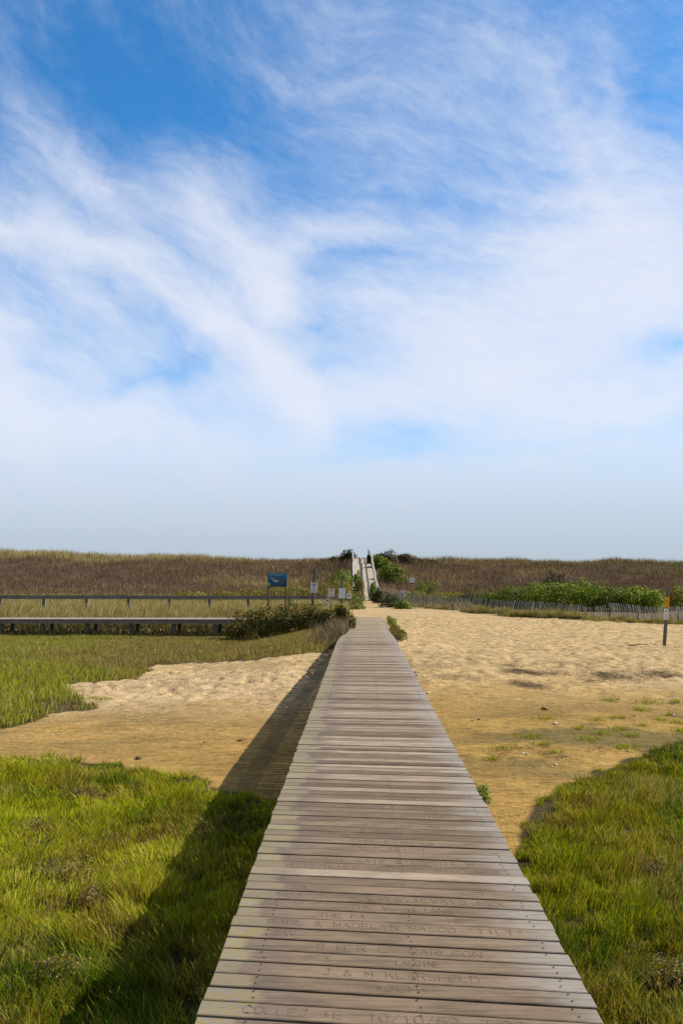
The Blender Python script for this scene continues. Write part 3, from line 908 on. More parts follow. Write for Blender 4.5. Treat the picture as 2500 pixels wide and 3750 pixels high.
# ------------------------------------------------------------------ plants
def blade_mesh(P, H, W, LX, LY, Cb, seg=3, tipc=1.15, basec=.65):
    """P base points (N,3); H height, W width, LX/LY how far the tip leans"""
    N = len(P)
    ang = RNG.uniform(0, pi, N)
    dx, dy = np.cos(ang) * W / 2, np.sin(ang) * W / 2
    rows = []
    cols = []
    for s in range(seg):
        t = s / seg
        ww = 1 - .35 * t
        cx = P[:, 0] + LX * t ** 1.8; cy = P[:, 1] + LY * t ** 1.8; cz = P[:, 2] + H * (t - .12 * t * t)
        rows += [np.stack([cx - dx * ww, cy - dy * ww, cz], 1), np.stack([cx + dx * ww, cy + dy * ww, cz], 1)]
        k = basec + (tipc - basec) * t
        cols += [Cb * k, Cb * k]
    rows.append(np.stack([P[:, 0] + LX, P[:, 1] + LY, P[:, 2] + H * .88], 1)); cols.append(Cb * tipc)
    nvb = 2 * seg + 1
    V = np.stack(rows, 1).reshape(-1, 3)
    Cc = np.clip(np.stack(cols, 1).reshape(-1, 3), 0, .9)
    b0 = np.arange(N)[:, None] * nvb
    F4 = []
    for s in range(seg - 1):
        F4.append(np.concatenate([b0 + 2 * s, b0 + 2 * s + 1, b0 + 2 * s + 3, b0 + 2 * s + 2], 1))
    F4 = np.concatenate(F4, 0) if F4 else None
    F3 = np.concatenate([b0 + 2 * (seg - 1), b0 + 2 * (seg - 1) + 1, b0 + 2 * seg], 1)
    return V, F4, F3, Cc
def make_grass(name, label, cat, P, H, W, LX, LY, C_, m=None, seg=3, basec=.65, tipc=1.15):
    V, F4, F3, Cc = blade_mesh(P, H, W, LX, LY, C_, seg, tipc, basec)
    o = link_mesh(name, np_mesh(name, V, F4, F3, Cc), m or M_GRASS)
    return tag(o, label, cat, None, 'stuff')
def palette(n, cols, wts, jitter=.15):
    cols = np.array(cols); w = np.array(wts, float)
    if w.ndim == 1: w = np.tile(w, (n, 1))
    w = w / w.sum(1, keepdims=True)
    u = RNG.random(n)[:, None]
    i = np.minimum((u > np.cumsum(w, 1)).sum(1), len(cols) - 1)
    return cols[i] * (1 + RNG.normal(0, jitter, (n, 1)))
GREEN, LIME, OLIVE, STRAW, BROWN, DEEP = (.245, .335, .014), (.48, .51, .014), (.38, .32, .028), (.56, .44, .14), (.24, .155, .05), (.085, .155, .012)

# near marsh grass, both sides of and under the boardwalk
N = 560000
yy = 3.0 + (19 - 3.0) * RNG.random(N) ** 1.15
xx = -.18 * 0 + RNG.uniform(-1, 1, N) * (yy * .47 + 1.6)
keep = in_near(xx, yy) & (fbm(xx * 3.2, yy * 3.2, 69, 2) > .24 + .24 * sstep(1.5, 0, np.interp(xx, GB_X, GB_Y) - yy)) & (RNG.random(N) < np.where(np.abs(xx - .17) < .5, .25, 1.0))
xx, yy = xx[keep], yy[keep]
zz = terrain(xx, yy) - .01
n = len(xx)
sw1 = fbm(xx * .9, yy * .9, 61); sw2 = fbm(xx * 1.1, yy * 1.1, 62)
fine = fbm(xx * 6.5, yy * 6.5, 63, 3); hgt = fbm(xx * 1.4, yy * 1.4, 64, 3)
edge = np.clip((np.interp(xx, GB_X, GB_Y) - yy) / .9, .25, 1)
clump = fbm(xx * 3.6, yy * 3.6, 68, 3)
H = (.075 + .17 * hgt) * (.35 + 1.3 * fine) * (.65 + .7 * sstep(.3, .7, clump)) * RNG.uniform(.5, 1.3, n) * (.45 + .55 * edge)
ang = 2 * pi * sw1 * 1.6 + RNG.normal(0, 1.1, n)
ln = H * (.20 + .65 * sw2) * RNG.uniform(.4, 1.3, n)
pa = fbm(xx * .45, yy * .45, 65, 3); pb = fbm(xx * 1.3 + 5, yy * 1.3, 66, 3); pc = fbm(xx * .9, yy * .9 + 9, 67, 3)
w = np.stack([1.0 + 0 * xx, 3.6 * sstep(.34, .58, pa) * (xx < 1) + .8 * sstep(.4, .6, pa), .5 + 2.6 * sstep(.42, .62, pb),
              .12 + 1.8 * sstep(.52, .66, pc), .10 + 3.2 * sstep(.56, .68, pb) * sstep(.5, .6, pc) + .8 * sstep(.58, .7, pb), .35 + 1.6 * sstep(.52, .36, pa)], 1)
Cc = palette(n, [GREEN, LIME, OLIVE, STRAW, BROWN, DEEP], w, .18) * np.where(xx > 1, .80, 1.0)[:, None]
Wd = (.0026 + .00046 * yy) * RNG.uniform(.7, 1.4, n)
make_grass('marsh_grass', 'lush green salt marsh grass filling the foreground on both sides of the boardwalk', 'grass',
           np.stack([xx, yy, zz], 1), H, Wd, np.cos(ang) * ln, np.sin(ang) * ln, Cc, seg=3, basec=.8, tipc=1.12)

# upper left marsh grass
N = 230000
yy = RNG.uniform(16, 46, N); xx = RNG.uniform(-22, -.9, N)
keep = in_upper(xx, yy) & (xx > -.46 * yy - 2.5) & (fbm(xx * 2.2, yy * 2.2, 74, 2) > .27)
xx, yy = xx[keep], yy[keep]; n = len(xx)
hgt = fbm(xx * .6, yy * .6, 71, 3)
green = sstep(-3.5 - 5.0 * sstep(25, 31, yy), -8.5 - 6 * sstep(25, 31, yy), xx + (fbm(xx * .4, yy * .4, 72) - .5) * 5)
dist = np.full(n, 9.0)
for dd in (.35, .8, 1.6):
    dist = np.minimum(dist, np.where(in_poly(xx, yy - dd, UPOLY), 9.0, dd))
H = (.16 + .30 * hgt) * RNG.uniform(.6, 1.3, n) * (.65 + .35 * green) * np.where(dist < 2, .45 + .3 * dist, 1.0) * np.interp(yy, [36, 44], [1.0, .45]) * np.interp(yy, [18, 24], [1.25, 1.0])
ang = RNG.uniform(0, 2 * pi, n); ln = H * RNG.uniform(.05, .5, n)
pb = fbm(xx * .5, yy * .5, 73, 3)
w = np.stack([.3 + .7 * green, .2 + 3.0 * green * sstep(30, 19, yy) + .6 * green, 2.0 + 0 * xx, .6 + 1.2 * sstep(.45, .7, pb) + .5 * (1 - green), .5 + 3.4 * (1 - green) * sstep(.25, .55, pb), .1 + .4 * green], 1)
Cc = palette(n, [(.24, .31, .02), (.42, .45, .022), (.31, .26, .05), (.48, .39, .17), (.23, .155, .075), DEEP], w, .15)
make_grass('meadow_grass', 'marsh grass turning from green to brown between the left sand bank and side boardwalk', 'grass',
           np.stack([xx, yy, terrain(xx, yy) - .01], 1), H, RNG.uniform(.010, .022, n), np.cos(ang) * ln, np.sin(ang) * ln, Cc, seg=2, basec=.8, tipc=1.1)

# beach grass behind the side boardwalk
N = 60000
yy = RNG.uniform(49.3, 64, N); xx = RNG.uniform(-31, -.9, N)
keep = (fbm(xx * .8, yy * .8, 81) > .30) & (RNG.random(N) < np.interp(yy, [49, 55, 64], [1, 1, .45])); xx, yy = xx[keep], yy[keep]; n = len(xx)
H = (.62 + .85 * fbm(xx * .7, yy * .7, 82, 3)) * RNG.uniform(.5, 1.15, n) * np.interp(yy, [49, 52, 64], [.9, 1.0, .8])
ln = H * RNG.uniform(.1, .6, n); ang = RNG.normal(.2, 1.1, n)
pb = fbm(xx * .6, yy * .6, 83, 3)
w = np.stack([.2 + 0 * xx, .3 + .6 * pb, .9 + 0 * xx, 3.4 + 2.6 * sstep(.35, .65, pb), .5 + 0 * xx], 1)
Cc = palette(n, [(.18, .22, .04), (.30, .31, .07), (.27, .23, .07), (.50, .42, .21), (.20, .14, .07)], w, .15)
make_grass('beach_grass', 'tall straw and green beach grass between the side boardwalk and the low rail fence', 'grass',
           np.stack([xx, yy, terrain(xx, yy) - .02], 1), H, RNG.uniform(.014, .028, n), np.cos(ang) * ln, np.sin(ang) * ln, Cc, seg=3, basec=.75)

# brown flats and dune scrub
N = 270000
yy = 62 + 84 * RNG.random(N) ** .75; xx = RNG.uniform(-1, 1, N) * (yy * .46 + 3)
onramp = (xx > np.interp(yy, RAMP_Y, RAMP_L) - .25) & (xx < np.interp(yy, RAMP_Y, RAMP_R) + .25) | ((yy < 86) & (np.abs(xx - .9) < 1.5))
keep = ~onramp & ((yy > 97) | (RNG.random(N) < .5)); xx, yy = xx[keep], yy[keep]; n = len(xx)
p1 = fbm(xx * .10, yy * .14, 91, 4); p3 = fbm(xx * .22, yy * .35, 94, 3); p2 = fbm(xx * .5, yy * .5, 92, 3)
crestl = sstep(129, 135, yy)
leftc = sstep(-14, -32, xx) * crestl * 1.0
tan = np.zeros(n)
tan = np.maximum(tan, leftc * 1.0 + crestl * .6)
tan = np.maximum(tan, np.exp(-(((xx + 12) / 7) ** 2 + ((yy - 112) / 3) ** 2)) * 1.2)
tan = np.maximum(tan, np.exp(-(((xx - 25) / 5) ** 2 + ((yy - 121) / 3) ** 2)) * .8)
tan = np.maximum(tan, np.exp(-(((xx - 11) / 5) ** 2 + ((yy - 118) / 4) ** 2)) * .6)
grn = np.exp(-(((xx - 48) / 13) ** 2 + ((yy - 127) / 5) ** 2)) * 4.0 * sstep(.35, .55, p1)
low = sstep(100, 92, yy)
w = np.stack([4.2 * (1 - tan) * (1 - low) + .4, 1.6 * (1 - tan) + .2, .05 + 3.4 * tan + 2.6 * sstep(.56, .66, p3), .06 + .9 * low + .9 * crestl + 2.0 * grn + 2.2 * sstep(.54, .68, p1), .03 + 1.2 * grn + .5 * crestl + .6 * low], 1)
Cc = palette(n, [(.165, .102, .066), (.205, .132, .088), (.46, .35, .15), (.16, .17, .05), (.30, .30, .10)], w, .10)
H = (.20 + .85 * p2) * (.6 + .8 * p1) * (1 + .55 * np.clip(tan, 0, 1)) * RNG.uniform(.5, 1.3, n) * np.where(yy < 97, .75, 1.0)
ln = H * RNG.uniform(.0, .5, n); ang = RNG.uniform(0, 2 * pi, n)
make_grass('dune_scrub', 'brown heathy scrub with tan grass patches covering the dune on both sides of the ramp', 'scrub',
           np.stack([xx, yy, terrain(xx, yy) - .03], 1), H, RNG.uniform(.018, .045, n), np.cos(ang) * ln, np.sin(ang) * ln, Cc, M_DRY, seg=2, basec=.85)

# fence line in world space: column, distance, top row
FU = [1415, 1480, 1550, 1640, 1720, 1770, 1850, 1900, 2000, 2100, 2160, 2230, 2300, 2380, 2450, 2560, 2700]
FY = [72.0, 69.0, 66.0, 61.5, 58.0, 57.0, 54.5, 53.5, 51.5, 49.5, 48.6, 48.0, 47.3, 46.5, 46.0, 45.2, 44.2]
FV = [2150, 2163, 2177, 2187, 2190, 2191, 2200, 2200, 2205, 2214, 2227, 2208, 2214, 2224, 2222, 2222, 2224]
def fence_at(u):
    Yd = float(np.interp(u, FU, FY)); x = at_depth(u, Yd)
    return x, Yd, z_of(float(np.interp(u, FU, FV)), Yd, u)
# tufts of beach grass along the front of the picket fence
P, Hh, Cl, LXs, LYs = [], [], [], [], []
rt = random.Random(31)
tufts = []
for i in range(170):
    u = rt.uniform(1440, 2640)
    x, y_, zt = fence_at(u)
    tufts.append((x + rt.uniform(-.2, .2), y_ - rt.uniform(.1, 1.9) ** 1, rt.uniform(.14, .55) * (1.25 if 1640 < u < 2100 else .8), rt.uniform(.18, .42), rt.randint(70, 150)))
for tx, ty, th, tr, tn in tufts:
    a_ = RNG.uniform(0, 2 * pi, tn); r_ = tr * RNG.random(tn) ** .6
    x = tx + np.cos(a_) * r_; y = ty + np.sin(a_) * r_
    h = th * RNG.uniform(.5, 1.15, tn)
    P.append(np.stack([x, y, terrain(x, y) - .02], 1)); Hh.append(h)
    sp_ = RNG.uniform(.2, .9, tn) * h
    LXs.append(np.cos(a_) * sp_ * .8 - .05); LYs.append(np.sin(a_) * sp_ * .8)
    Cl.append(palette(tn, [(.25, .23, .07), (.42, .35, .17), (.24, .27, .06), (.22, .18, .08)], [1, 1.0, .6, 1], .15))
P = np.concatenate(P); Hh = np.concatenate(Hh)
make_grass('beach_grass', 'loose tufts of tan beach grass growing along the foot of the leaning picket fence', 'grass', P, Hh,
           RNG.uniform(.012, .026, len(P)), np.concatenate(LXs), np.concatenate(LYs), np.concatenate(Cl), seg=3)

# sparse green sprouts on the right flats
P, Hh, Cl, LXs, LYs = [], [], [], [], []
sprouts = []
for (u, v, wd) in [(1845, 2745, 60), (1930, 2700, 45), (1995, 2635, 40), (2150, 2708, 45), (2235, 2565, 35), (2370, 2575, 60), (2340, 2600, 35), (2290, 2740, 60),
                   (2200, 2690, 30), (2270, 2672, 40), (2470, 2572, 30), (2480, 2650, 35), (2490, 2680, 30), (1800, 2785, 30), (2030, 2760, 30), (2180, 2640, 30),
                   (2420, 2640, 25), (2310, 2697, 35), (1990, 2730, 30), (2260, 2630, 30), (2120, 2670, 20), (375, 2562, 30), (340, 2560, 20), (2450, 2620, 20), (2350, 2660, 20)]:
    gxp, gyp, gzp = gpt(u, v)
    sprouts.append((gxp, gyp, wd / FPX * gyp))
for tx, ty, tr in sprouts:
    tn = int(130 * tr / .25)
    x = tx + RNG.normal(0, tr * .55, tn); y = ty + RNG.normal(0, tr * .45, tn)
    h = RNG.uniform(.03, .12, tn)
    P.append(np.stack([x, y, terrain(x, y) - .005], 1)); Hh.append(h)
    LXs.append(RNG.normal(0, .04, tn)); LYs.append(RNG.normal(0, .04, tn))
    Cl.append(palette(tn, [GREEN, LIME, OLIVE], [1, .8, 1], .15))
P = np.concatenate(P); Hh = np.concatenate(Hh)
make_grass('sprouting_grass', 'thin green sprouts scattered over the muddy sand flats right of the boardwalk', 'grass', P, Hh,
           RNG.uniform(.007, .014, len(P)), np.concatenate(LXs), np.concatenate(LYs), np.concatenate(Cl), seg=2)

# dry stalks beside the boardwalk under the rose bushes
n = 2600
yy = RNG.uniform(29.5, 38.5, n); xx = -.72 + np.interp(yy, [26, 36], [0, .18]) - np.abs(RNG.normal(0, .55, n)) - .02
H = RNG.uniform(.35, 1.0, n) * np.interp(yy, [29.5, 33, 38], [.45, .9, 1.0]); ang = RNG.uniform(0, 2 * pi, n); ln = H * RNG.uniform(.0, .35, n)
LX_ = np.minimum(np.cos(ang) * ln, .1)
make_grass('dry_stalks', 'dry pinkish brown stalks standing against the left edge of the boardwalk below the rose bushes', 'dry grass',
           np.stack([xx, yy, terrain(xx, yy) - .02], 1), H, RNG.uniform(.008, .016, n), LX_, np.sin(ang) * ln,
           palette(n, [(.22, .15, .10), (.36, .27, .17), (.14, .15, .05), (.12, .08, .05)], [1.4, .8, .8, 1], .15), M_DRY, seg=3)

# undergrowth below the side boardwalk, coloured dark to deepen the shade there
n = 16000
yy = RNG.uniform(45.6, 50.5, n); xx = RNG.uniform(-27, -3, n)
H = RNG.uniform(.12, .55, n) * (.5 + fbm(xx, yy, 96)); H = np.minimum(H, np.where((yy > 46.2) & (yy < 48.5), .42, 1.0)); ang = RNG.uniform(0, 2 * pi, n); ln = H * RNG.uniform(0, .4, n)
make_grass('undergrowth', 'weedy undergrowth coloured dark to deepen the shade beneath the side boardwalk', 'undergrowth',
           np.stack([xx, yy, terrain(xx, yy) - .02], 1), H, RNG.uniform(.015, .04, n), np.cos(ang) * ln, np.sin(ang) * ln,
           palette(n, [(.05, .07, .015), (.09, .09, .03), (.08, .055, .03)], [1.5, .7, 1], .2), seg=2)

# washed-up weed on the right sand and reed litter on the left
def litter(name, label, cat, spots, cols, hw=(.006, .016), lenr=(.05, .22), lift=.05):
    P, Hh, Cl, LXs, LYs = [], [], [], [], []
    for tx, ty, rx, ry, tn in spots:
        x = tx + RNG.normal(0, rx, tn); y = ty + RNG.normal(0, ry, tn)
        h = RNG.uniform(.0, 1, tn) ** 2 * lift + .004
        L = RNG.uniform(*lenr, tn); a_ = RNG.normal(0, .6, tn) + (RNG.random(tn) < .5) * pi
        P.append(np.stack([x, y, terrain(x, y) + RNG.uniform(0, lift * .5, tn)], 1)); Hh.append(h)
        LXs.append(np.cos(a_) * L); LYs.append(np.sin(a_) * L)
        Cl.append(palette(tn, cols, [1] * len(cols), .2))
    P = np.concatenate(P); n_ = len(P)
    make_grass(name, label, cat, P, np.concatenate(Hh), RNG.uniform(*hw, n_), np.concatenate(LXs), np.concatenate(LYs), np.concatenate(Cl), M_DRY, seg=2, basec=.9)
sp_ = []
for (u, v, ru, tn) in [(1890, 2458, 45, 600), (1950, 2466, 50, 600), (2045, 2468, 80, 420), (1870, 2440, 50, 300), (1930, 2512, 60, 350), (1500, 2480, 60, 200), (2260, 2480, 60, 500), (2200, 2472, 40, 400), (1900, 2500, 55, 350), (1960, 2515, 50, 300), (2170, 2495, 60, 260), (2230, 2465, 70, 300),
                       (2400, 2462, 60, 420), (2450, 2474, 60, 420), (2360, 2472, 60, 260), (2330, 2490, 60, 200), (1700, 2480, 120, 300), (1600, 2440, 90, 260), (2100, 2430, 160, 220), (2350, 2370, 120, 150),
                       (2040, 2770, 60, 120), (1830, 2765, 40, 90), (1960, 2740, 60, 120), (900, 2715, 60, 60), (1960, 2372, 60, 60), (2180, 2740, 70, 100)]:
    gxp, gyp, gzp = gpt(u, v)
    sp_.append((gxp, gyp, ru / FPX * gyp * .55, .22, tn))
litter('seaweed', 'dark clumps of washed-up seaweed strewn over the sand right of the boardwalk', 'seaweed', sp_, [(.09, .06, .033), (.14, .10, .055), (.22, .16, .085)])
sp_ = []
for (u, v, ru, tn) in [(60, 2402, 90, 350), (150, 2398, 40, 200), (700, 2432, 110, 260), (520, 2490, 90, 260), (980, 2440, 120, 260), (600, 2500, 80, 140), (900, 2470, 140, 200), (850, 2490, 120, 160)]:
    gxp, gyp, gzp = gpt(u, v)
    sp_.append((gxp, gyp, ru / FPX * gyp * .6, .3, tn))
litter('reed_litter', 'pale and dark bits of broken reed lying along the left sand bank', 'reed litter', sp_, [(.42, .33, .21), (.12, .08, .05), (.28, .2, .12)], lift=.07)

# bushes ---------------------------------------------------------------
PAL = {
 'rose': ([(.075, .115, .02), (.13, .17, .025), (.22, .21, .03), (.34, .15, .03), (.44, .28, .04), (.18, .08, .03)], [3, 3, 1.8, 1.2, .8, 1.5]),
 'bright': ([(.17, .26, .010), (.30, .40, .012), (.07, .11, .012), (.42, .48, .03)], [3, 2.6, 2.2, .8]),
 'mid': ([(.13, .19, .016), (.20, .27, .02), (.075, .12, .016), (.27, .24, .04)], [3, 2.5, 2, .8]),
 'yellow': ([(.22, .23, .03), (.36, .31, .035), (.12, .15, .025), (.46, .27, .035), (.26, .11, .04)], [3, 1.8, 2.4, .7, .6]),
 'dark': ([(.05, .07, .025), (.08, .105, .03), (.11, .115, .04), (.13, .08, .045)], [3, 3, 1.4, 1]),
 'brown': ([(.085, .06, .035), (.12, .10, .04), (.06, .07, .025), (.17, .12, .06)], [2.5, 2, 2, .8]),
 'grassy': ([(.16, .23, .028), (.24, .31, .04), (.32, .31, .09), (.10, .15, .025)], [3, 3, 1.3, 1.5]),
 'twig': ([(.19, .125, .05), (.28, .19, .08), (.20, .20, .04), (.36, .26, .11)], [3, 2, 1, 1]),
}
def bush(name, label, cat, x, y, rx, ry, h, n, pal, leaf=.07, group=None, lobes=7, seed=0, z0=None, up=.35):
    rg = np.random.default_rng(1000 + seed)
    z = (ground_z(x, y) if z0 is None else z0) - .05
    root = empty(name, (x, y, z), label, cat, group)
    LP, LN, LC = [], [], []
    cols, wts = PAL[pal]; cols = np.array(cols)
    lob = [(0, 0, h * .40, rx * .80, ry * .80, h * .56), (-rx * .45, 0, h * .25, rx * .5, ry * .6, h * .30), (rx * .45, 0, h * .25, rx * .5, ry * .6, h * .30)]
    for i in range(lobes):
        a_ = 2 * pi * (i + rg.random() * .7) / lobes
        rr_ = rg.uniform(.30, .62)
        lw = rg.uniform(.30, .50)
        lob.append((cos(a_) * rx * rr_, sin(a_) * ry * rr_, h * rg.uniform(.30, .82), rx * lw, ry * lw, h * rg.uniform(.25, .40)))
    tot = sum(l[3] * l[5] for l in lob)
    for li, l in enumerate(lob):
        m = int(n * l[3] * l[5] / tot)
        d = rg.normal(0, 1, (m, 3)); d[:, 2] = d[:, 2] + .45
        d /= np.linalg.norm(d, axis=1, keepdims=True)
        r_ = rg.uniform(.55, 1.0, m) ** .6 * (1 + .16 * rg.normal(0, 1, m).clip(-1.5, 2.0))
        p = np.array(l[:3]) + d * r_[:, None] * np.array(l[3:])
        p[:, 2] = np.where(p[:, 2] < .05, rg.uniform(.03, h * .35, m), p[:, 2])
        LP.append(p)
        nn = d + rg.normal(0, .55, (m, 3)) + np.array([0, 0, up]); nn /= np.linalg.norm(nn, axis=1, keepdims=True)
        LN.append(nn)
        w_ = np.array(wts, float) * rg.uniform(.5, 1.6, len(wts)); w_ /= w_.sum()
        LC.append(cols[rg.choice(len(cols), m, p=w_)] * (1 + rg.normal(0, .16, (m, 1))).clip(.5, 1.5) * rg.uniform(.85, 1.15))
    Pp, Nn, Cc_ = np.concatenate(LP), np.concatenate(LN), np.concatenate(LC)
    m = len(Pp)
    t = np.cross(Nn, rg.normal(0, 1, (m, 3))); t /= np.linalg.norm(t, axis=1, keepdims=True)
    bt = np.cross(Nn, t)
    s = (leaf * rg.uniform(.6, 1.35, m))[:, None]
    V = np.stack([Pp - t * s * .7, Pp + bt * s * .34 + Nn * s * .10, Pp + t * s * .7, Pp - bt * s * .34 + Nn * s * .10], 1).reshape(-1, 3)
    F4 = np.arange(4 * m).reshape(-1, 4)
    link_mesh('foliage', np_mesh('foliage', V, F4, None, np.repeat(Cc_.clip(0, .8), 4, 0)), M_LEAF, root)
    mb = MB()
    for i in range(7):
        a_ = 2 * pi * rg.random(); q = rg.uniform(.2, .5)
        e = (cos(a_) * rx * q, sin(a_) * ry * q, h * rg.uniform(.4, .62))
        mb.tube([(cos(a_) * rx * .08, sin(a_) * ry * .08, 0), (e[0] * .5, e[1] * .5, e[2] * .62), e], [.02 + .012 * h, .012 + .006 * h, .006], 5)
    mb.build('stems', M_DARK, root)
    return root
def pxbush(name, label, cat, u, vtop, hw, Yd, n, pal, leaf=.07, group=None, seed=0, vbot=None, depth=None, lobes=7):
    x = at_depth(u, Yd)
    zt = z_of(vtop, Yd, u)
    z0 = z_of(vbot, Yd, u) if vbot else ground_z(x, Yd)
    h = (zt - z0 + .05) / .88
    rx = hw / FPX * Yd * 1.18
    return bush(name, label, cat, x, Yd, rx, depth or rx * .8, h, n, pal, leaf, group, lobes, seed, z0)

G1 = 'rose bushes beside the boardwalk'
for i, (u, vt, hw, Yd, lab) in enumerate([
    (885, 2262, 62, 43.5, 'low end rose bush reaching the last visible post of the side boardwalk'),
    (965, 2240, 62, 42.5, 'rose bush with reddish leaves just left of and below the shark sign'),
    (1050, 2228, 66, 41.8, 'broad rose bush with orange leaf tips below the right post of the shark sign'),
    (1140, 2228, 60, 41.2, 'dark green rose bush in front of the tallest dark sign post'),
    (1218, 2232, 52, 40.6, 'rose bush in front of the pair of small signs, second nearest to the boardwalk'),
    (1262, 2240, 36, 39.6, 'rose bush leaning over the left edge of the boardwalk')]):
    pxbush('rose_bush', lab, 'bush', u, vt, hw, Yd, 2600, 'rose', .085, G1, 10 + i)
G2 = 'creeping bushes on the right edge of the boardwalk'
for i, (x, y, rx, ry, h, lab) in enumerate([
    (1.52, 34.2, .34, 1.6, .40, 'nearest of the small dark green plants creeping along the right edge of the boardwalk'),
    (1.52, 38.8, .30, 2.2, .36, 'middle one of the small dark green plants creeping along the right edge of the boardwalk'),
    (1.62, 45.6, .28, 3.4, .36, 'farthest small mid green plant creeping along the right edge of the boardwalk end')]):
    bush('creeping_plant', lab, 'bush', x, y, rx, ry, h, 900, 'rose' if i < 2 else 'mid', .06, G2, 9, 20 + i)
x, y, z = gpt(1772, 2945)
bush('small_shrub', 'tiny olive shrub poking out beside the right edge of the boardwalk near the sand gap', 'shrub', x - .03, y + .1, .17, .2, .30, 700, 'grassy', .03, None, 5, 30)
G3 = 'green bushes behind the picket fence'
for i, (u, vt, hw, Yd, pal, lab) in enumerate([
    (1790, 2176, 58, 66, 'mid', 'leftmost low green bush behind the leaning picket fence'),
    (1880, 2157, 70, 64.5, 'mid', 'mid green bush just left of the tall clump behind the picket fence'),
    (2030, 2103, 46, 70, 'brown', 'brownish bush with a dark top rising highest behind the green bushes'),
    (1975, 2143, 70, 63, 'bright', 'bright green bush right below the brownish topped bush'),
    (2070, 2138, 74, 62, 'bright', 'largest bright green bush above the fence where its pickets cross'),
    (2160, 2152, 62, 60.5, 'bright', 'bright green bush with deep shadow below it, behind the sagging part of the fence'),
    (2235, 2155, 58, 60, 'mid', 'green bush in the middle of the dense row, behind the arching part of the fence'),
    (2312, 2154, 54, 59, 'bright', 'rounded bright green bush second from the end of the dense row'),
    (2380, 2166, 38, 58, 'bright', 'last bright green bush of the row, left of the post with the yellow sign'),
    (2475, 2160, 52, 61, 'yellow', 'olive and red bush behind the fence to the right of the yellow sign post')]):
    pxbush('green_bush', lab, 'bush', u, vt + 5, hw, Yd, 3200, pal, .105, G3, 40 + i, depth=1.8, lobes=9)
G4 = 'low bushes behind the rail fence'
for i, (u, vt, hw, Yd, lab) in enumerate([
    (700, 2170, 60, 84, 'faint low yellow green bush far left behind the rail fence'),
    (820, 2166, 66, 82, 'low yellow green bush behind the rail fence, well left of the shark sign'),
    (925, 2160, 66, 80, 'low yellow green bush just left of the shark sign, behind the rail fence'),
    (1015, 2150, 58, 79, 'yellow and orange bush seen directly below the shark sign'),
    (1095, 2143, 58, 78, 'green bush with orange tips between the shark sign and the tall sign post'),
    (1180, 2134, 56, 78, 'green and orange bush right of the tall sign post, above the small no pets sign'),
    (1250, 2134, 50, 76, 'yellow orange bush above the pale notice, left of the ramp')]):
    pxbush('low_bush', lab, 'bush', u, vt, hw, Yd, 1500, 'yellow', .11, G4, 60 + i, depth=2.0)
G5 = 'bushes beside the dune ramp'
for i, (u, vt, hw, Yd, pal, vb, lab) in enumerate([
    (1248, 2092, 42, 88, 'grassy', 2150, 'rounded olive bush against the left handrail halfway up the ramp'),
    (1307, 2105, 14, 90, 'bright', 2160, 'narrow bright green bush between the left handrail and the ramp boards'),
    (1312, 2142, 26, 79, 'rose', 2215, 'reddish bush at the bottom left corner of the ramp'),
    (1288, 2180, 48, 62, 'grassy', 2250, 'light green bushy clump at the left of the sandy gap before the ramp'),
    (1275, 2020, 36, 127, 'dark', 2075, 'dark bush on the dune top left of the ramp'),
    (1225, 2040, 42, 129, 'dark', 2080, 'lower dark bush on the dune top, second left of the ramp'),
    (1412, 2022, 48, 129, 'brown', 2080, 'dark brown green bush on the dune top touching the right handrail'),
    (1485, 2032, 46, 131, 'brown', 2075, 'second dark bush on the dune top right of the ramp'),
    (1552, 2045, 46, 133, 'brown', 2075, 'low outermost dark bush on the dune top right of the ramp'),
    (1390, 2050, 34, 116, 'bright', 2105, 'bright green bush beside the upper right handrail'),
    (1440, 2083, 54, 104, 'mid', 2145, 'broad mid green bush on the slope right of the ramp'),
    (1351, 2044, 9, 120, 'dark', 2082, 'dark foliage squeezed under the right handrail near the ramp top'),
    (1364, 2143, 15, 83.5, 'grassy', 2205, 'narrow bush at the foot of the right handrail'),
    (1383, 2168, 20, 76, 'dark', 2215, 'dark shrub in front of the small blue sign'),
    (1428, 2182, 42, 66, 'dark', 2240, 'dark shrub at the left end of the picket fence'),
    (1475, 2205, 30, 63, 'grassy', 2245, 'tan green grassy shrub at the fence foot right of the dark shrub')]):
    pxbush('dune_bush', lab, 'bush', u, vt + (6 if Yd > 120 else 0), hw, Yd, 2200, pal, .20 if Yd > 95 else .10, G5, 80 + i, vbot=vb)
for i, (u, vt, hw, Yd, pal, lab) in enumerate([
    (1530, 2168, 60, 78, 'yellow', 'low reddish green bush behind the two small right signs'),
    (1640, 2172, 66, 78, 'yellow', 'low olive bush behind the left half of the picket fence'),
    (1560, 2128, 56, 96, 'mid', 'low green bush on the slope to the right of the pink and white sign'),
    (1720, 2176, 60, 76, 'brown', 'low brown bush where the green bush row begins')]):
    pxbush('low_bush', lab, 'bush', u, vt, hw, Yd, 1300, pal, .11, 'low bushes behind the picket fence', 110 + i, depth=2.0)
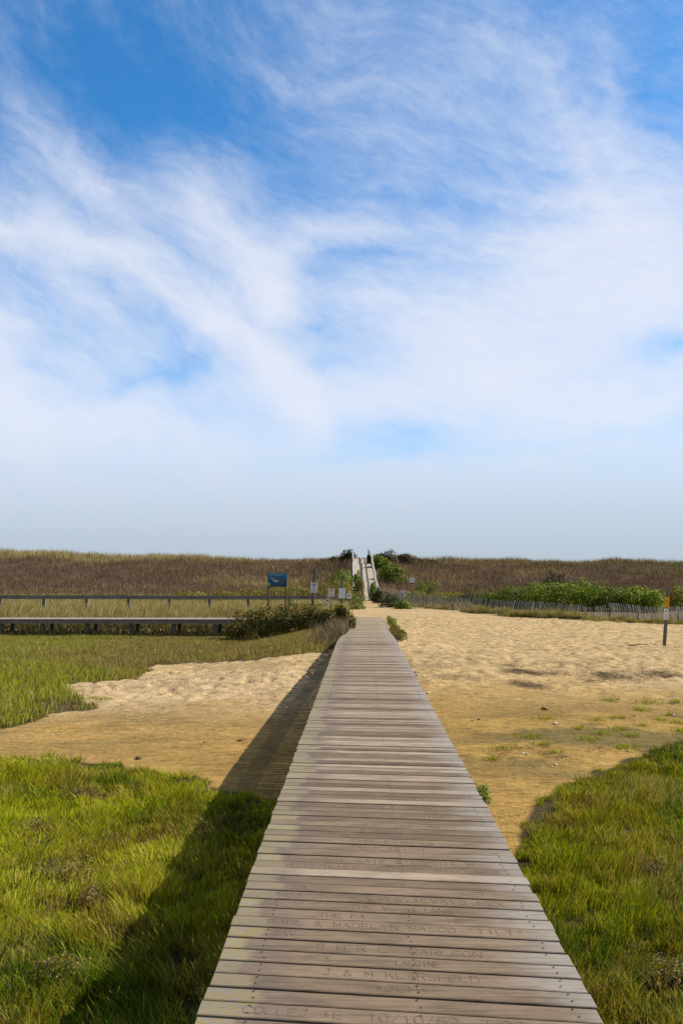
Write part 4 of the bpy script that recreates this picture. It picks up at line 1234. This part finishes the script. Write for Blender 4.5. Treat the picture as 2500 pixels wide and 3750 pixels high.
for i, (u, v, r_, h, lab) in enumerate([
    (240, 3215, .34, .34, 'twiggy brown plant in the middle of the left marsh grass'),
    (300, 2925, .30, .30, 'twiggy brown plant near the far edge of the left marsh grass'),
    (110, 3050, .30, .28, 'twiggy brown plant at the left border halfway up the marsh grass'),
    (340, 3330, .16, .28, 'small dark twiggy plant close to the shadow edge in the left marsh grass'),
    (225, 3600, .26, .32, 'twiggy brown plant in the lower left corner of the grass'),
    (2400, 3210, .30, .30, 'twiggy brown plant in the right marsh grass near the border'),
    (2460, 3640, .24, .34, 'dark twiggy plant in the lower right corner of the grass')]):
    x, y, z = gpt(u, v)
    bush('twiggy_plant', lab, 'plant', x, y, r_ * 1.25, r_, h * .72, 700, 'twig', .02, 'twiggy brown plants in the marsh grass', 6, 130 + i, z0=z + .03)

# ------------------------------------------------------------------ picket fence
fence = empty('picket_fence', (0, 50, 0), 'old leaning sand fence of uneven grey pickets in front of the green bushes', 'fence')
M_SLAT, nt, b = mat('bleached_slat')
a = nnode(nt, 'ShaderNodeAttribute', attribute_name='tint')
nn_ = noise(nt, 1.0, 4, .6, mapscale=(30, 30, 3))
r_ = ramp_node(nt, nn_.outputs['Fac'], [(0.3, .6), (0.7, 1.1)])
nt.links.new(mixrgb(nt, 1.0, a.outputs['Color'], r_.outputs[0], 'MULTIPLY'), b.inputs['Base Color'])
mb = MB(); tints = []
rf_ = random.Random(77)
wire = [[], [], []]
u = 1416.0
while u < 2700:
    x, y_, zt = fence_at(u)
    base_lean = float(np.interp(u, [1416, 1500, 1850, 2080, 2140, 2175, 2200, 2300, 2500, 2700], [.10, .28, .34, .42, .30, -.20, -.28, -.30, -.36, -.3]))
    lean = base_lean + rf_.gauss(0, .05)
    if 2120 < u < 2190: lean = rf_.choice([.38, -.38]) + rf_.gauss(0, .06)
    L = 1.22
    L *= rf_.uniform(.94, 1.03)
    top = (x, y_ - 50 + rf_.uniform(-.03, .03), zt + rf_.uniform(-.03, .03))
    bot = (x - lean * L * .75, y_ - 50 + rf_.uniform(-.06, .06) - .12, zt - L * math.sqrt(max(.2, 1 - (lean * .75) ** 2)))
    for t, wl_ in ((.12, wire[0]), (.5, wire[1]), (.85, wire[2])):
        wl_.append(tuple(top[i] + (bot[i] - top[i]) * t - (.012 if i == 1 else 0) for i in range(3)))
    if rf_.random() < .95:
        n0 = len(mb.v)
        mb.bar(bot, top, .046, .012, (0, -1, 0))
        g = rf_.uniform(.36, .80) * (1.25 if u > 2120 or rf_.random() < .10 else .8)
        tints += [(g, g * .96, g * .92)] * (len(mb.v) - n0)
    u += .122 / y_ * FPX * rf_.uniform(.85, 1.2)
me = bpy.data.meshes.new('slats'); me.from_pydata(mb.v, [], mb.f)
at = me.color_attributes.new('tint', 'FLOAT_COLOR', 'POINT')
cc = np.ones((len(mb.v), 4), np.float32); cc[:, :3] = np.array(tints); at.data.foreach_set('color', cc.ravel())
link_mesh('slats', me, M_SLAT, fence)
for w_ in wire:
    mb = MB()
    for i in range(len(w_) - 1): mb.bar(w_[i], w_[i + 1], .004, .004)
    mb.build('wire', M_STEEL, fence)
for u in (1456, 1560, 1655, 1770, 1900, 2060, 2232, 2330, 2480, 2640):
    x, y_, zt = fence_at(u); mb = MB()
    mb.bar((x - .05, y_ - 50 + .08, zt - 1.5), (x + rf_.uniform(-.05, .08), y_ - 50 + .08, zt + .06), .08, .08, (0, 1, 0)); mb.build('post', M_POST, fence)
# broken bits of slat fence by the signs
br = empty('broken_fence', (at_depth(1190, 48.5), 48.5, ground_z(-2, 48.5)), 'loose fan of broken white slats in the grass by the small no pets sign', 'fence piece')
mb = MB()
for (u0, v0, u1, v1) in [(1168, 2201, 1201, 2219), (1179, 2194, 1202, 2213), (1188, 2197, 1203, 2209), (1194, 2191, 1208, 2203), (1198, 2181, 1208, 2195)]:
    mb.bar((at_depth(u0, 48.3) - br.location[0], -.2, z_of(v0, 48.3) - br.location[2]), (at_depth(u1 + 6, 48.6) - br.location[0], .1, z_of(v1 + 4, 48.6) - br.location[2]), .045, .014, (0, -1, 0))
M_WSL = paint('bleached_white_slat', (.62, .58, .48), .8)
mb.build('slats', M_WSL, br)

# ------------------------------------------------------------------ signs
M_WHITE = paint('sign_white', (.86, .88, .90), .45, .06)
M_PALE = paint('sign_pale_blue', (.74, .84, .86), .45, .06)
M_BLACK = paint('sign_black', (.02, .02, .022), .5)
M_RED = paint('sign_red', (.35, .04, .06), .5)
M_YEL = paint('sign_yellow', (.75, .38, .02), .5, .08)
M_LEMON = paint('sign_lemon', (.62, .72, .12), .5)
M_BLUE, nt, b = mat('sign_ocean_blue')
nz = noise(nt, 2.0, 3, .5)
gsep = nnode(nt, 'ShaderNodeSeparateXYZ'); gt = nnode(nt, 'ShaderNodeTexCoord'); nt.links.new(gt.outputs['Object'], gsep.inputs[0])
addn = nnode(nt, 'ShaderNodeMath', operation='MULTIPLY_ADD'); nt.links.new(nz.outputs['Fac'], addn.inputs[0]); addn.inputs[1].default_value = .25; nt.links.new(gsep.outputs[2], addn.inputs[2])
mr = nnode(nt, 'ShaderNodeMapRange'); nt.links.new(addn.outputs[0], mr.inputs['Value']); mr.inputs['From Min'].default_value = -.2; mr.inputs['From Max'].default_value = .55
r_ = ramp_node(nt, mr.outputs[0], [(0, (.010, .06, .14)), (.5, (.010, .16, .33)), (1, (.012, .30, .62))])
nt.links.new(r_.outputs[0], b.inputs['Base Color']); b.inputs['Roughness'].default_value = .4
M_MIDB = paint('sign_mid_blue', (.03, .12, .30), .5)
M_SHG = paint('print_grey', (.14, .17, .19), .5, .3, 12)
M_SHW = paint('print_pale', (.55, .58, .60), .5, .2, 12)
M_TXW = paint('print_white', (.7, .75, .78), .5)

def sign_text(parent, s, cx, z, w, h, m, y=-.004, name='lettering'):
    TV, TF = text_geo(s)
    x0, x1 = TV[:, 0].min(), TV[:, 0].max(); z0, z1 = TV[:, 1].min(), TV[:, 1].max()
    V = [(cx - w / 2 + (p[0] - x0) / (x1 - x0) * w, y, z + (p[1] - z0) / (z1 - z0) * h) for p in TV]
    me = bpy.data.meshes.new(name); me.from_pydata(V, [], TF); me.update()
    return link_mesh(name, me, m, parent)
def panel(parent, name, w, h, zc, m, xc=0, y=-.05, tilt=0, th=.012):
    mb = MB(); mb.box(-w / 2, w / 2, 0, th, -h / 2, h / 2)
    o = mb.build(name, m, parent, bevel=.002)
    o.location = (xc, y, zc); o.rotation_euler = (0, tilt, 0)
    return o
def circle(cx, cz, r, n=20): return [(cx + r * cos(2 * pi * i / n), cz + r * sin(2 * pi * i / n)) for i in range(n)]
def pets(pn, w, h, word=True):
    """round no-dogs mark, the words NO PETS and lines of small print"""
    r = w * .25 if word else w * .3; cz = h * .27 if word else h * .05
    mb = MB(); R1, R0 = circle(0, cz, r, 28), circle(0, cz, r * .82, 28); n = 28
    mb.add([(p[0], -.003, p[1]) for p in R1] + [(p[0], -.003, p[1]) for p in R0], [(i, (i + 1) % n, n + (i + 1) % n, n + i) for i in range(n)])
    k = r * .82 * .7
    mb.add([(-k - r * .07, -.0045, cz + k - r * .07), (-k + r * .07, -.0045, cz + k + r * .07), (k + r * .07, -.0045, cz - k + r * .07), (k - r * .07, -.0045, cz - k - r * .07)], [(0, 1, 2, 3)])
    mb.build('ban_ring', M_RED, pn)
    dog = [(-.62, -.55), (-.35, -.55), (-.25, -.1), (.05, -.15), (.1, -.6), (.35, -.6), (.33, -.05), (.42, .25), (.72, .32), (.62, .52), (.38, .66), (.2, .5), (.05, .3), (-.4, .05)]
    mb = MB(); mb.poly([(p[0] * r, cz + p[1] * r) for p in dog], -.0035, .001); mb.build('dog_mark', M_BLACK, pn)
    if word:
        sign_text(pn, 'NO', 0, -h * .08, w * .22, h * .09, M_BLACK)
        sign_text(pn, 'PETS', 0, -h * .20, w * .44, h * .09, M_BLACK)
        sign_text(pn, 'ALLOWED ON THE BEACH', 0, -h * .30, w * .82, h * .05, M_BLACK)
        sign_text(pn, 'MAY 15 - SEPT 15', 0, -h * .375, w * .82, h * .05, M_RED)
        sign_text(pn, 'TOWN BY-LAW', 0, -h * .45, w * .7, h * .045, M_BLACK)

# shark sign
Yd = 52.0
xc = at_depth(1015.5, Yd); gz = ground_z(xc, Yd)
sg = empty('shark_sign', (xc, Yd, gz), 'large dark blue shark warning sign on two brown posts above the rail fence', 'sign')
zb, zt = z_of(2148, Yd, 1015), z_of(2099, Yd, 1015)
w, h = 70 * Yd / FPX, zt - zb
pn = panel(sg, 'panel', w, h, (zb + zt) / 2 - gz, M_BLUE)
for u in (983.5, 1046.5):
    mb = MB(); x = at_depth(u, Yd) - xc
    mb.cbox(x - .05, x + .05, -.035, .065, -.2, zt - gz - .01); mb.build('post', M_POSTB, sg)
sign_text(pn, 'BE SHARK SMART', -.02 * w, h * .36, w * .70, h * .10, M_LEMON)
sign_text(pn, 'Great white sharks frequent these waters', -.02 * w, h * .285, w * .76, h * .05, M_TXW)
sign_text(pn, 'To learn more about', w * .38, h * .06, w * .20, h * .03, M_TXW)
sign_text(pn, 'sharks', w * .38, h * -.01, w * .12, h * .035, M_TXW)
sign_text(pn, 'Download the Sharktivity app to help', -.0 * w, -h * .34, w * .56, h * .04, M_TXW)
sign_text(pn, 'report shark sightings in the area', .04 * w, -h * .43, w * .62, h * .03, M_SHG)
def Q(pts): return [((p[0] - 725) / 890 * w, (560 - p[1]) / 630 * h) for p in pts]
mb = MB(); mb.poly(Q([(385, 455), (440, 430), (560, 425), (680, 450), (800, 500), (890, 550), (960, 590), (1020, 660), (1060, 740), (990, 760), (930, 740), (870, 650), (800, 600), (700, 590), (620, 550), (480, 500)][::-1]), -.0025, .0015)
mb.poly(Q([(880, 545), (930, 470), (955, 420), (960, 480), (950, 590)][::-1]), -.003, .0015)
mb.build('shark_back', M_SHG, pn)
mb = MB(); mb.poly(Q([(385, 455), (480, 500), (560, 515), (640, 560), (700, 590), (800, 605), (790, 650), (700, 680), (600, 660), (520, 620), (480, 580), (560, 570), (600, 565), (540, 545), (470, 540), (410, 500)][::-1]), -.0042, .001)
mb.build('shark_belly', M_SHW, pn)
mb = MB(); mb.poly(Q([(480, 545), (540, 545), (600, 568), (540, 578), (490, 572)][::-1]), -.0056, .001); mb.build('shark_mouth', M_BLACK, pn)
mb = MB(); mb.poly(Q([(305, 825), (345, 700), (385, 660), (395, 740), (415, 830)][::-1]), -.003, .0015); mb.build('fin_emblem', M_LEMON, pn)

# tall dark post with a no pets sign
def post_sign(name, label, u0, v0, u1, v1, Yd, hw, mpost, pan, cat='sign', extra=None, group=None):
    """post from (u0,v0) at the ground to (u1,v1) at its top"""
    xb, xt = at_depth(u0, Yd), at_depth(u1, Yd); zb = z_of(v0, Yd, u0); zt = z_of(v1, Yd, u1)
    gz = min(ground_z(xb, Yd), zb)
    k = (xt - xb) / (zt - zb)
    r = empty(name, (xb + k * (gz - zb), Yd, gz), label, cat, group)
    mb = MB(); mb.bar((-k * .3, 0, -.3), (k * (zt - gz), 0, zt - gz), hw * 2, hw * 2, (0, 1, 0)); mb.build('post', mpost, r, bevel=.006)
    outs = []
    for nm, (a0, b0, a1, b1), m in pan:
        w = (a1 - a0) * Yd / FPX; h = (b1 - b0) * Yd / FPX
        outs.append((panel(r, nm, w, h, z_of((b0 + b1) / 2, Yd, u0) - gz, m, at_depth((a0 + a1) / 2, Yd) - r.location[0], -hw - .016, math.atan(k) * .9), w, h))
    return r, outs
GS = 'no pets signs left of the ramp'
r, o = post_sign('pet_sign', 'white no pets sign on the tallest dark post right of the shark sign', 1142, 2240, 1154, 2075, 50.5, .08, M_POST,
                 [('panel', (1137, 2134, 1162, 2170), M_WHITE)], group=GS); pets(*o[0])
r, o = post_sign('pet_sign', 'smaller white no pets sign on a short thin post beside the broken slats', 1210, 2225, 1212, 2154, 49.5, .045, M_POSTB,
                 [('panel', (1203, 2156, 1223, 2185), M_WHITE)], group=GS); pets(*o[0])
mb = MB(); mb.bar((.17, .12, -.2), (.19, .12, 1.25), .022, .022, (0, 1, 0)); mb.build('stake', M_WSL, r)
r, o = post_sign('notice_sign', 'pale bluish notice with faded print on a grey post nearest the boardwalk end', 1250.5, 2240, 1251.5, 2125, 49.0, .065, M_POST,
                 [('panel', (1240, 2154, 1263, 2191), M_PALE)])
pn, w, h = o[0]
for i in range(6): sign_text(pn, 'notice of rules and season', 0, h * (.34 - .12 * i), w * .7, h * .022, M_PALE if i % 2 else M_SHG)
r, o = post_sign('pet_sign', 'smallest square white sign with a dog mark, right of the pale notice', 1277, 2215, 1277.5, 2172, 54, .03, M_POST,
                 [('panel', (1269, 2173, 1286, 2192), M_WHITE)], group=GS); pets(*o[0], word=False)
r, o = post_sign('warning_sign', 'pink and white sign with a yellow triangle on a pale post behind the picket fence', 1513.5, 2200, 1513.5, 2114, 74, .05, M_CAP,
                 [('upper_panel', (1498, 2116, 1516, 2134), M_WHITE), ('red_panel', (1503, 2134.5, 1513, 2139.5), M_RED)])
mb = MB(); z0_ = z_of(2162, 74) - r.location[2]; z1_ = z_of(2144, 74) - r.location[2]
mb.poly([(-.18, z0_), (.03, z0_), (-.04, z1_), (-.08, z1_)], -.09, .01); mb.build('yellow_triangle', M_YEL, r)
pn, w, h = o[0]
for i in range(3): sign_text(pn, 'DANGER KEEP OFF', 0, h * (.22 - .25 * i), w * .8, h * .10, M_RED)
r, o = post_sign('white_box_sign', 'white board with a cut-out grey window mounted behind the left end of the picket fence', 1475, 2205, 1475, 2160, 71, .04, M_POST,
                 [('panel', (1464, 2162, 1482, 2185), M_WHITE), ('window', (1467, 2173, 1474, 2184), M_SHG)])
o[1][0].location[1] -= .01
r, o = post_sign('blue_sign', 'small blue and white sign at the foot of the right handrail', 1385, 2195, 1385, 2152, 80, .04, M_POST,
                 [('upper_panel', (1377, 2155, 1391, 2167), M_MIDB), ('lower_panel', (1378, 2167.5, 1389, 2173), M_PALE)])
pn, w, h = o[0]
sign_text(pn, 'BEACH', 0, h * -.2, w * .8, h * .35, M_TXW)
x0, y0, z0 = gpt(2423.5, 2360)
r, o = post_sign('sand_post_sign', 'leaning grey post with a yellow plate above a white sign, alone on the right sand', 2423.5, 2360, 2443, 2149, y0, .052, M_POST,
                 [('yellow_plate', (2427, 2187, 2443, 2224.5), M_YEL), ('pet_panel', (2423, 2229, 2438, 2269), M_WHITE)])
pn, w, h = o[0]; sign_text(pn, '2', 0, -h * .08, w * .34, h * .26, M_BLACK)
pets(*o[1])
mb = MB(); mb.add([(.30 * cos(a) * (.7 + .3 * random.random()), .30 * sin(a), -.02) for a in np.linspace(0, 2 * pi, 12, endpoint=False)] + [(.12 * cos(a), .12 * sin(a), .05) for a in np.linspace(0, 2 * pi, 12, endpoint=False)],
       [(i, (i + 1) % 12, 12 + (i + 1) % 12, 12 + i) for i in range(12)] + [tuple(range(12, 24))])
# small bent hoop at the walk end
hp = empty('metal_hoop', (at_depth(1284, 51), 51, ground_z(-.6, 51)), 'small bent pipe hoop at the left corner of the boardwalk end', 'pipe')
mb = MB(); mb.tube([(-.10, 0, .42), (-.06, 0, .56), (.02, 0, .60), (.08, 0, .52), (.09, 0, .0)], .022, 8); mb.build('hoop', M_POSTB, hp, smooth=True)

# ------------------------------------------------------------------ stones and shells on the sand
def stone(u, v, s, m, lab, seed, name='stone', cat='stone', flat=.6):
    x, y, z = gpt(u, v)
    rg = random.Random(seed)
    bm = bmesh.new(); bmesh.ops.create_icosphere(bm, subdivisions=3, radius=1)
    offs = Vector((rg.random() * 9, rg.random() * 9, rg.random() * 9))
    from mathutils import noise as mn
    for vv in bm.verts:
        k = 1 + .35 * mn.noise(vv.co * 1.3 + offs) + .08 * mn.noise(vv.co * 5 + offs)
        vv.co = Vector((vv.co.x * k * s * 1.25, vv.co.y * k * s, vv.co.z * k * s * flat))
    me = bpy.data.meshes.new(name); bm.to_mesh(me); bm.free()
    for p in me.polygons: p.use_smooth = True
    o = link_mesh(name, me, m); o.location = (x, y, z + s * flat * .45); o.rotation_euler = (0, 0, rg.random() * 6)
    return tag(o, lab, cat, 'stones and shells on the sand')
M_ST1 = paint('pale_stone', (.55, .45, .38), .8, .25, 30); M_ST2 = paint('brown_stone', (.28, .15, .08), .8, .3, 25); M_ST3 = paint('dark_stone', (.09, .065, .045), .8, .3, 25); M_SHELL = paint('shell_white', (.55, .50, .42), .6, .1, 30)
stone(1567, 2540, .045, M_SHELL, 'round white stone touching the right edge of the boardwalk', 1)
stone(1994, 2599, .068, M_ST2, 'largest reddish brown stone on the right flats', 2)
stone(2031, 2652, .042, M_ST1, 'pinkish stone beside a grass sprout on the right flats', 3)
stone(1752, 2637, .034, M_ST3, 'right one of two small dark stones close together', 4)
stone(1728, 2641, .024, M_ST3, 'left and smaller one of two dark stones close together', 5)
stone(1929, 2765, .026, M_SHELL, 'white shell on the dark mud on the right flats', 6, 'shell', 'shell')
stone(1914, 2759, .028, M_SHELL, 'small flat shell just left of the white shell on the mud', 7, 'shell', 'shell', .3)
stone(2034, 2802, .026, M_ST1, 'small pebble on the sand near the right marsh grass edge', 8)
stone(2464, 2622, .034, M_ST1, 'pebble by the right border of the sand flats', 9)
stone(2321, 2622, .024, M_ST3, 'dark pebble among the sprouts on the right flats', 10)
stone(878, 2715, .042, M_ST3, 'dark brown stone near the shadow on the left sand', 11)
stone(750, 2722, .026, M_ST3, 'small dark pebble on the left sand, left of the bigger stone', 12)
stone(508, 2780, .05, M_ST3, 'dark clod half hidden at the far edge of the left marsh grass', 13)
stone(569, 2780, .016, M_SHELL, 'tiny white shell near the far edge of the left marsh grass', 14, 'shell', 'shell')
stone(191, 2692, .018, M_SHELL, 'tiny white shell far out on the left sand', 15, 'shell', 'shell')
for o in list(bpy.data.objects):
    if o.name.startswith(('camera', 'sun')): pass
